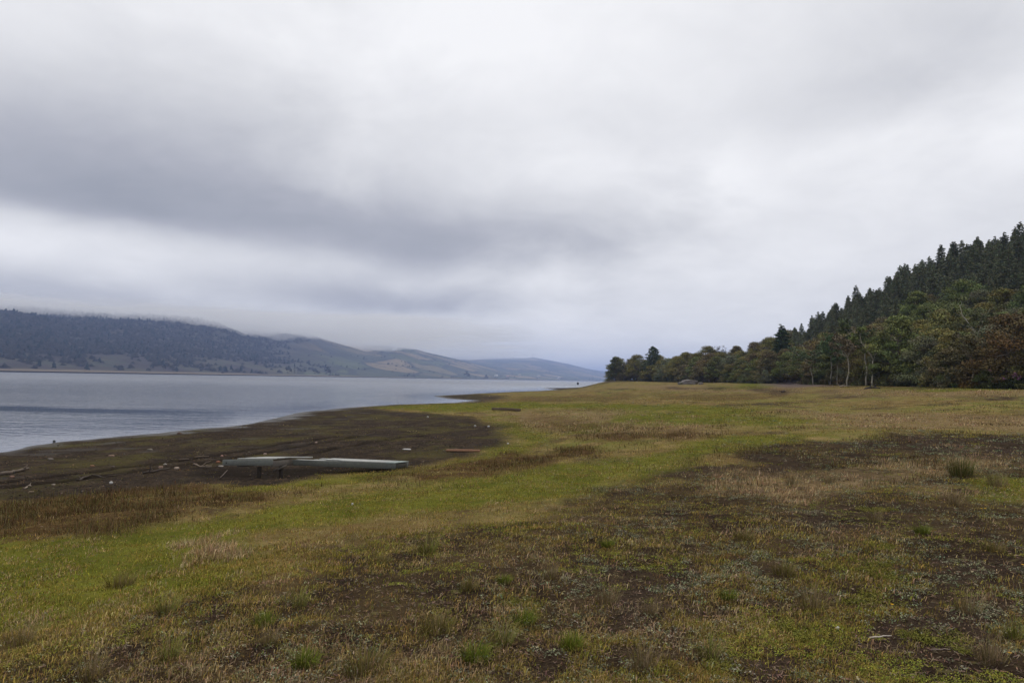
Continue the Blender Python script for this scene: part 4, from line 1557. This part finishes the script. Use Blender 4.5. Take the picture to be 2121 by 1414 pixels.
stone(460, 945, 6, 4, (.34, .2, .16), 'small pinkish stone near the back of the jetty', seed=18)
stone(549, 941, 7, 4, (.30, .22, .18), 'lone pale stone on the mud behind the jetty', seed=19)
stone(655, 917, 6, 3, (.3, .22, .18), 'tiny pale stone between the two long ruts', seed=20)
stone(230, 1001, 7, 5, (.45, .44, .42), 'small white angular fragment on the black mud', 'fragment', 'litter', 21)
stone(730, 1045, 5, 5, (.5, .49, .47), 'white scrap lying in the grass below the jetty', 'scrap', 'litter', 22)
stone(1735, 1302, 7, 6, (.62, .62, .63), 'small white ball among grey-green leaves at lower right', 'ball', 'ball', 23, rough=.04)
stone(886, 864, 4, 3, (.45, .45, .43), 'tiny white scrap on the green film at the back of the mud', 'scrap', 'litter', 24)
stone(984, 883, 6, 4, (.42, .41, .39), 'white scrap near the far corner of the mud, its left one', 'scrap', 'litter', 25)
stone(1012, 884, 5, 4, (.5, .5, .48), 'white scrap at the grassy far corner of the mud', 'scrap', 'litter', 26)
stone(843, 931, 20, 3, (.4, .39, .38), 'flat white sheet of litter on the mud beyond the jetty', 'sheet', 'litter', 27)
stone(1052, 919, 5, 3, (.55, .53, .5), 'pale scrap where the mud meets the grass', 'scrap', 'litter', 28)
stone(1197, 796.5, 5, 7, (.04, .04, .04), 'tiny dark stump on the farthest grassy spit', 'stump', 'stump', 29)
stone(1622, 812, 10, 4, (.06, .045, .035), 'dark brown clod on the far field below the gravel track', 'clod', 'stone', 30)

# long boulder on the plain
Pb = hit(1426, 796)
Db = np.linalg.norm(Pb - EYE)
m = MB()
wb = 36 / F * Db
m.rock((0, 0, .3), (wb, wb * .45, 1.7), 41, (.165, .148, .138), 18, .48)
m.rock((-wb * .30, -.1, .15), (wb * .5, wb * .32, 1.2), 42, (.10, .10, .07), 14, .45)
rb = m.build('boulder', M_stone, None, Pb, smooth=True, label='long grey boulder with a sloping top lying before the wood', category='boulder')
rb.rotation_euler = (0, -.10, .05)
m = MB()
m.rock((0, 0, .1), (10 / F * Db, 6 / F * Db, .9), 43, (.15, .13, .11), 10, .3)
m.build('boulder', M_stone, None, hit(1452, 796), smooth=True, label='small low rock beside the long grey boulder', category='boulder')


def branch(pts, rad, col, label, name='driftwood_branch', cat='driftwood', twigs=(), lift=.03, sides=6):
    P = np.array([hit(a, b) for a, b in pts])
    P[:, 2] += lift + np.array([(.02 * ((i * 7) % 3)) for i in range(len(P))])
    g = np.random.default_rng(int(pts[0][0] * 7))
    Q = np.vstack([P[i] + (P[i + 1] - P[i]) * t for i in range(len(P) - 1) for t in (0, .35, .7)] + [P[-1]])
    Q = Q + g.normal(0, rad * .35, Q.shape)
    o = empty(name, P[0], 0, 1, label=label, category=cat)
    m = MB()
    m.tube(Q - P[0], np.linspace(rad, rad * .55, len(Q)) * g.uniform(.85, 1.15, len(Q)), sides, col)
    m.build('stem', M_wood, o)
    for (i, dx, dy, dz) in twigs:
        b = MB()
        s = Q[i] - P[0]
        b.tube(bend(s, s + np.array([dx, dy, dz]), 4, .06, g), (rad * .6, rad * .5, rad * .35, rad * .2), 5, col)
        b.build('twig', M_wood, o)


DW, DL = (.06, .047, .038), (.20, .155, .12)
branch([(0, 984), (30, 979), (57, 974)], .06, (.12, .095, .075), 'thick grey-brown log at the left end of the mud shore', 'driftwood_log', twigs=((5, .06, .1, .12),))
branch([(160, 996), (178, 991), (192, 988.5), (220, 990.5)], .035, DW, 'long dark bowed driftwood branch on the mud', twigs=((2, -.25, .1, .05),))
branch([(222, 988), (262, 984)], .02, DW, 'thin dark stick continuing from the bowed branch')
branch([(298, 982), (326, 978), (352, 974)], .04, DW, 'forked dark driftwood with upright root end', twigs=((1, .1, 0, .22), (2, -.12, .05, .18)))
branch([(371, 956), (391, 953)], .045, (.075, .055, .042), 'short thick dark log lying off the jetty beam', 'driftwood_log')
branch([(402, 962), (415, 968), (438, 971)], .025, DL, 'pale curved driftwood branch near the jetty', twigs=((3, .25, .15, .16), (4, .3, -.05, .1)))
branch([(404, 947.5), (432, 947)], .018, DL, 'thin pale stick on the mud above the curved branch', twigs=((1, .1, .1, .06),))
branch([(456, 992), (471, 977)], .018, (.12, .095, .08), 'thin stick leaning up the bank below the jetty')
branch([(52, 1013), (60, 1009), (63, 1012)], .02, (.34, .28, .23), 'small bleached forked twig on the black mud', twigs=((1, .06, .05, .1),))
branch([(58, 1022), (70, 1021)], .018, (.28, .21, .15), 'short pale stick on the mud above the brown weeds')
branch([(1800, 1323.5), (1822, 1327), (1846, 1331.5)], .006, (.50, .44, .38), 'thin bleached stem lying below the white ball', 'dry_stem', 'stick', lift=.012, sides=5)
branch([(1930, 1348), (1950, 1354), (1968, 1361)], .005, (.26, .20, .17), 'thin dark stem lying at lower right', 'dry_stem', 'stick', lift=.012, sides=5)
branch([(1840, 1266), (1852, 1269)], .006, (.1, .08, .07), 'short dark twig in the right heath', 'dry_stem', 'stick', lift=.012)
branch([(1737, 801), (1760, 800)], .11, (.30, .24, .18), 'pale fallen log with a dark stub before the pale trunks', 'fallen_log', 'log', twigs=((0, -.3, .1, .5),))
branch([(1793, 805.5), (1806, 803.5), (1822, 804.5)], .16, (.03, .025, .022), 'low black burnt wood heap on the far grass', 'burnt_wood', 'log', twigs=((2, .2, 0, .5), (4, .3, .1, .45)))


def plank(p0, p1, wd, th, col, label, ends=True):
    a, b = hit(*p0), hit(*p1)
    d = b - a
    L = np.linalg.norm(d)
    ux = d / L
    uy = np.cross((0, 0, 1), ux)
    uy /= np.linalg.norm(uy)
    M = np.stack([ux, uy, np.cross(ux, uy)], 1)
    m = MB()
    c = (a + b) / 2
    m.box((0, 0, th * .6), (L, wd, th), M, .008, col)
    m.box((L * .02 * ux + uy * .01 + np.array([0, 0, th * 1.12])), (L * .5, wd * .5, th * .3), M, .004, np.array(col) * .85)
    m.build('plank', M_wood, None, c, label=label, category='plank')


plank((925, 934.5), (993, 935.5), .14, .07, (.27, .15, .09), 'reddish timber plank lying on the dark mud beside the grass')
plank((1021, 849), (1076, 851.5), .28, .20, (.11, .08, .055), 'dark brown beam lying on the bright green turf')

# yellow flowers dotted on the right heath
for i, (px, py) in enumerate([(1848, 1264), (2119, 1180), (2092, 1368), (2033, 1060), (2041, 1060), (1752, 951), (1935, 978), (1967, 997), (1965, 1001), (1957, 999)]):
    P = hit(px, py)
    D = np.linalg.norm(P - EYE)
    o = empty('yellow_flower', P, i, 1, label='tiny yellow flower head on a short stem in the heath', category='flower', group='yellow flowers in the heath')
    m = MB()
    m.tube([(0, 0, 0), (.004, 0, .03), (0, .002, .05)], .0018, 4, (.1, .12, .04))
    m.build('stem', M_blade, o)
    s = .010 + .0006 * D
    m = MB()
    for k in range(9):
        a = k * .698
        d = np.array([math.cos(a), math.sin(a), .25])
        q = np.array([-math.sin(a), math.cos(a), 0])
        m.add([(0, 0, .05), d * s * .7 + q * s * .22 + (0, 0, .05), d * s + (0, 0, .05), d * s * .7 - q * s * .22 + (0, 0, .05)], [(0, 3, 2, 1)], (.65, .36, .02))
    m.build('bloom', M_blade, o)

# ------------------------------------------------------------------ air
def volume_mat(name, color, density, aniso):
    m = bpy.data.materials.new(name)
    m.use_nodes = True
    nt = m.node_tree
    nt.nodes.clear()
    out = nt.nodes.new('ShaderNodeOutputMaterial')
    v = nt.nodes.new('ShaderNodeVolumePrincipled')
    v.inputs['Color'].default_value = (*color, 1)
    v.inputs['Density'].default_value = density
    v.inputs['Anisotropy'].default_value = aniso
    v.inputs['Density Attribute'].default_value = ''
    v.inputs['Temperature Attribute'].default_value = ''
    nt.links.new(v.outputs[0], out.inputs['Volume'])
    return m


hz = MB()
hz.box((0, 4000, 117), (21000, 20000, 254))
hz.build('haze', volume_mat('haze_air', (.46, .60, 1.0), .00016, .2), kind='stuff')


# cloud lying on the hill tops: a closed lumpy body of even mist
def build_low_cloud():
    na, nr = 300, 100
    px = np.linspace(-1200, 1150, na)
    aa = np.arctan2(px - 1060.5, F)
    t = np.linspace(0, 1, nr)
    A, T = np.meshgrid(aa, t)
    Rr = 1750 + T * 4700
    x, y = Rr * np.sin(A), Rr * np.cos(A)
    pxg = np.meshgrid(px, t)[0]
    edge = np.minimum.reduce([sstep(0, .30, T), sstep(1, .85, T), sstep(-1200, -800, pxg), sstep(1150, 620, pxg)])
    n = fbm(x / 420, y / 420, 101, 5) - .5
    n2 = fbm(x / 110 + 5, y / 110, 103, 4) - .5
    n3 = fbm(x / 45 + 5, y / 45, 105, 3) - .5
    lo = 178 - edge * np.clip(16 + 190 * n + 90 * n2 + 40 * n3, -4, 90)
    hi = np.maximum(178.02 + edge * (55 + 130 * n + 40 * n2), lo + .02)
    V = np.concatenate([np.stack([x, y, lo], -1).reshape(-1, 3), np.stack([x, y, hi], -1).reshape(-1, 3)])
    i = (np.arange(nr - 1)[:, None] * na + np.arange(na - 1)[None, :])
    U = np.stack([i, i + 1, i + na + 1, i + na], -1).reshape(-1, 4) + na * nr
    B = U[:, ::-1] - na * nr
    loop = list(range(na)) + [k * na + na - 1 for k in range(1, nr)] + [(nr - 1) * na + k for k in range(na - 2, -1, -1)] + [k * na for k in range(nr - 2, 0, -1)]
    L = np.array(loop)
    L2 = np.roll(L, -1)
    side = np.stack([L, L2, L2 + na * nr, L + na * nr], -1)
    me = mesh_np('low_cloud', V, np.vstack([B, U, side]), volume_mat('low_cloud_mist', (1, 1, 1), .0048, .3), None, None, smooth=False)
    link('low_cloud', me, kind='stuff')


build_low_cloud()


# ------------------------------------------------------------------ sky and light
def build_world():
    w = bpy.data.worlds.new('World')
    S.world = w
    w.use_nodes = True
    nt = w.node_tree
    g = NT(nt)
    bg = nt.nodes['Background']
    sky = g.n('ShaderNodeTexSky')
    sky.sky_type = 'NISHITA'
    sky.sun_disc = False
    sky.sun_elevation = math.radians(66)
    sky.sun_rotation = math.radians(20)
    d = g.n('ShaderNodeTexCoord').outputs['Generated']
    sx = g.n('ShaderNodeSeparateXYZ')
    nt.links.new(d, sx.inputs[0])
    # cloud sheet coordinates: the view direction met with a flat layer
    den = g.math('ADD', g.math('MAXIMUM', sx.outputs[2], 0.0), .27)
    cx = g.n('ShaderNodeCombineXYZ')
    nt.links.new(g.math('DIVIDE', sx.outputs[0], den), cx.inputs[0])
    nt.links.new(g.math('DIVIDE', sx.outputs[1], den), cx.inputs[1])
    n_big = g.noise(cx.outputs[0], .75, 6, .52, dist=.3)
    n_mid = g.noise(g.mapv(cx.outputs[0], (1, 1, 1), (5, 2, 1)), 2.1, 6, .55, dist=.4)
    n_fin = g.noise(g.mapv(cx.outputs[0], (1, 1, 1), (1, 8, 3)), 5.0, 5, .6, dist=.5)
    wx = g.math('MULTIPLY', g.math('SUBTRACT', n_mid, .5), .30)
    wy = g.math('MULTIPLY', g.math('SUBTRACT', n_big, .5), .11)
    az = g.math('ADD', g.math('ARCTAN2', sx.outputs[0], sx.outputs[1]), wx)
    el = g.math('ADD', g.math('ARCSINE', sx.outputs[2]), wy)
    blobs = [(60, 250, 520, 130, -.13, 1), (40, 396, 360, 130, -.25, 3.6), (440, 466, 330, 130, -.25, 2.8), (930, 520, 330, 100, -.29, 2.2), (1180, 470, 260, 120, -.08, 1.5),
             (20, 515, 260, 50, .08, 1), (330, 545, 260, 40, .02, 1), (800, 618, 300, 42, -.33, 1.3), (60, 618, 350, 36, -.18, 1), (330, 662, 420, 30, -.12, 1),
             (1000, 60, 420, 170, .12, 1), (1550, 390, 90, 100, .09, 1), (2060, 290, 190, 90, .10, 1), (1900, 130, 330, 120, -.12, 1.6), (1750, 230, 160, 60, -.06, 1),
             (800, 715, 500, 30, -.05, 1), (480, 280, 420, 130, -.06, 1), (1450, 560, 400, 60, .05, 1), (1250, 700, 350, 50, .06, 1)]
    L = g.math('MULTIPLY_ADD', g.math('SUBTRACT', n_fin, .5), .13, .89)
    L = g.math('ADD', L, g.math('ADD', g.math('MULTIPLY', g.math('SUBTRACT', n_big, .5), .16), g.math('MULTIPLY', g.math('SUBTRACT', n_mid, .5), .27)))
    for px, py, sxp, syp, amp, asy in blobs:
        dd = ray(px, py)
        a0, e0 = math.atan2(dd[0], dd[1]), math.asin(dd[2])
        u = g.math('DIVIDE', g.math('SUBTRACT', az, a0), sxp / F)
        v = g.math('DIVIDE', g.math('SUBTRACT', el, e0), syp / F)
        v = g.math('MULTIPLY_ADD', g.math('MINIMUM', v, 0.0), asy - 1.0, v)
        q = g.math('ADD', g.math('MULTIPLY', u, u), g.math('MULTIPLY', v, v))
        L = g.math('MULTIPLY_ADD', g.math('EXPONENT', g.math('MULTIPLY', q, -1.0)), amp, L)
    cr = g.n('ShaderNodeValToRGB')
    nt.links.new(L, cr.inputs[0])
    e = cr.color_ramp.elements
    e[0].position, e[0].color = .30, (.28, .30, .35, 1)
    e[1].position, e[1].color = 1.0, (.97, .97, .985, 1)
    k = e.new(.55)
    k.color = (.455, .465, .515, 1)
    k = e.new(.78)
    k.color = (.72, .725, .752, 1)
    sc = g.n('ShaderNodeVectorMath', operation='SCALE')
    nt.links.new(cr.outputs[0], sc.inputs[0])
    sc.inputs['Scale'].default_value = 10.0
    col = g.mix(.985, sky.outputs[0], sc.outputs[0])
    nt.links.new(col, bg.inputs['Color'])
    bg.inputs['Strength'].default_value = .1
    w.cycles.sampling_method = 'MANUAL'
    w.cycles.sample_map_resolution = 512


build_world()
sl = bpy.data.lights.new('sun', 'SUN')
sl.energy = 1.5
sl.angle = math.radians(14)
sl.color = (1, .93, .80)
so = bpy.data.objects.new('sun', sl)
COL.objects.link(so)
_az, _el = math.radians(20), math.radians(66)
dv = Vector((math.sin(_az) * math.cos(_el), math.cos(_az) * math.cos(_el), math.sin(_el)))
so.rotation_euler = (-dv).to_track_quat('-Z', 'Y').to_euler()

S.view_settings.view_transform = 'Standard'
S.view_settings.look = 'None'
S.view_settings.exposure = 0
S.view_settings.gamma = 1
S.cycles.use_denoising = True
S.cycles.max_bounces = 5
S.cycles.diffuse_bounces = 2
S.cycles.glossy_bounces = 3
S.cycles.volume_bounces = 3
S.cycles.transparent_max_bounces = 8
S.cycles.sample_clamp_indirect = 6
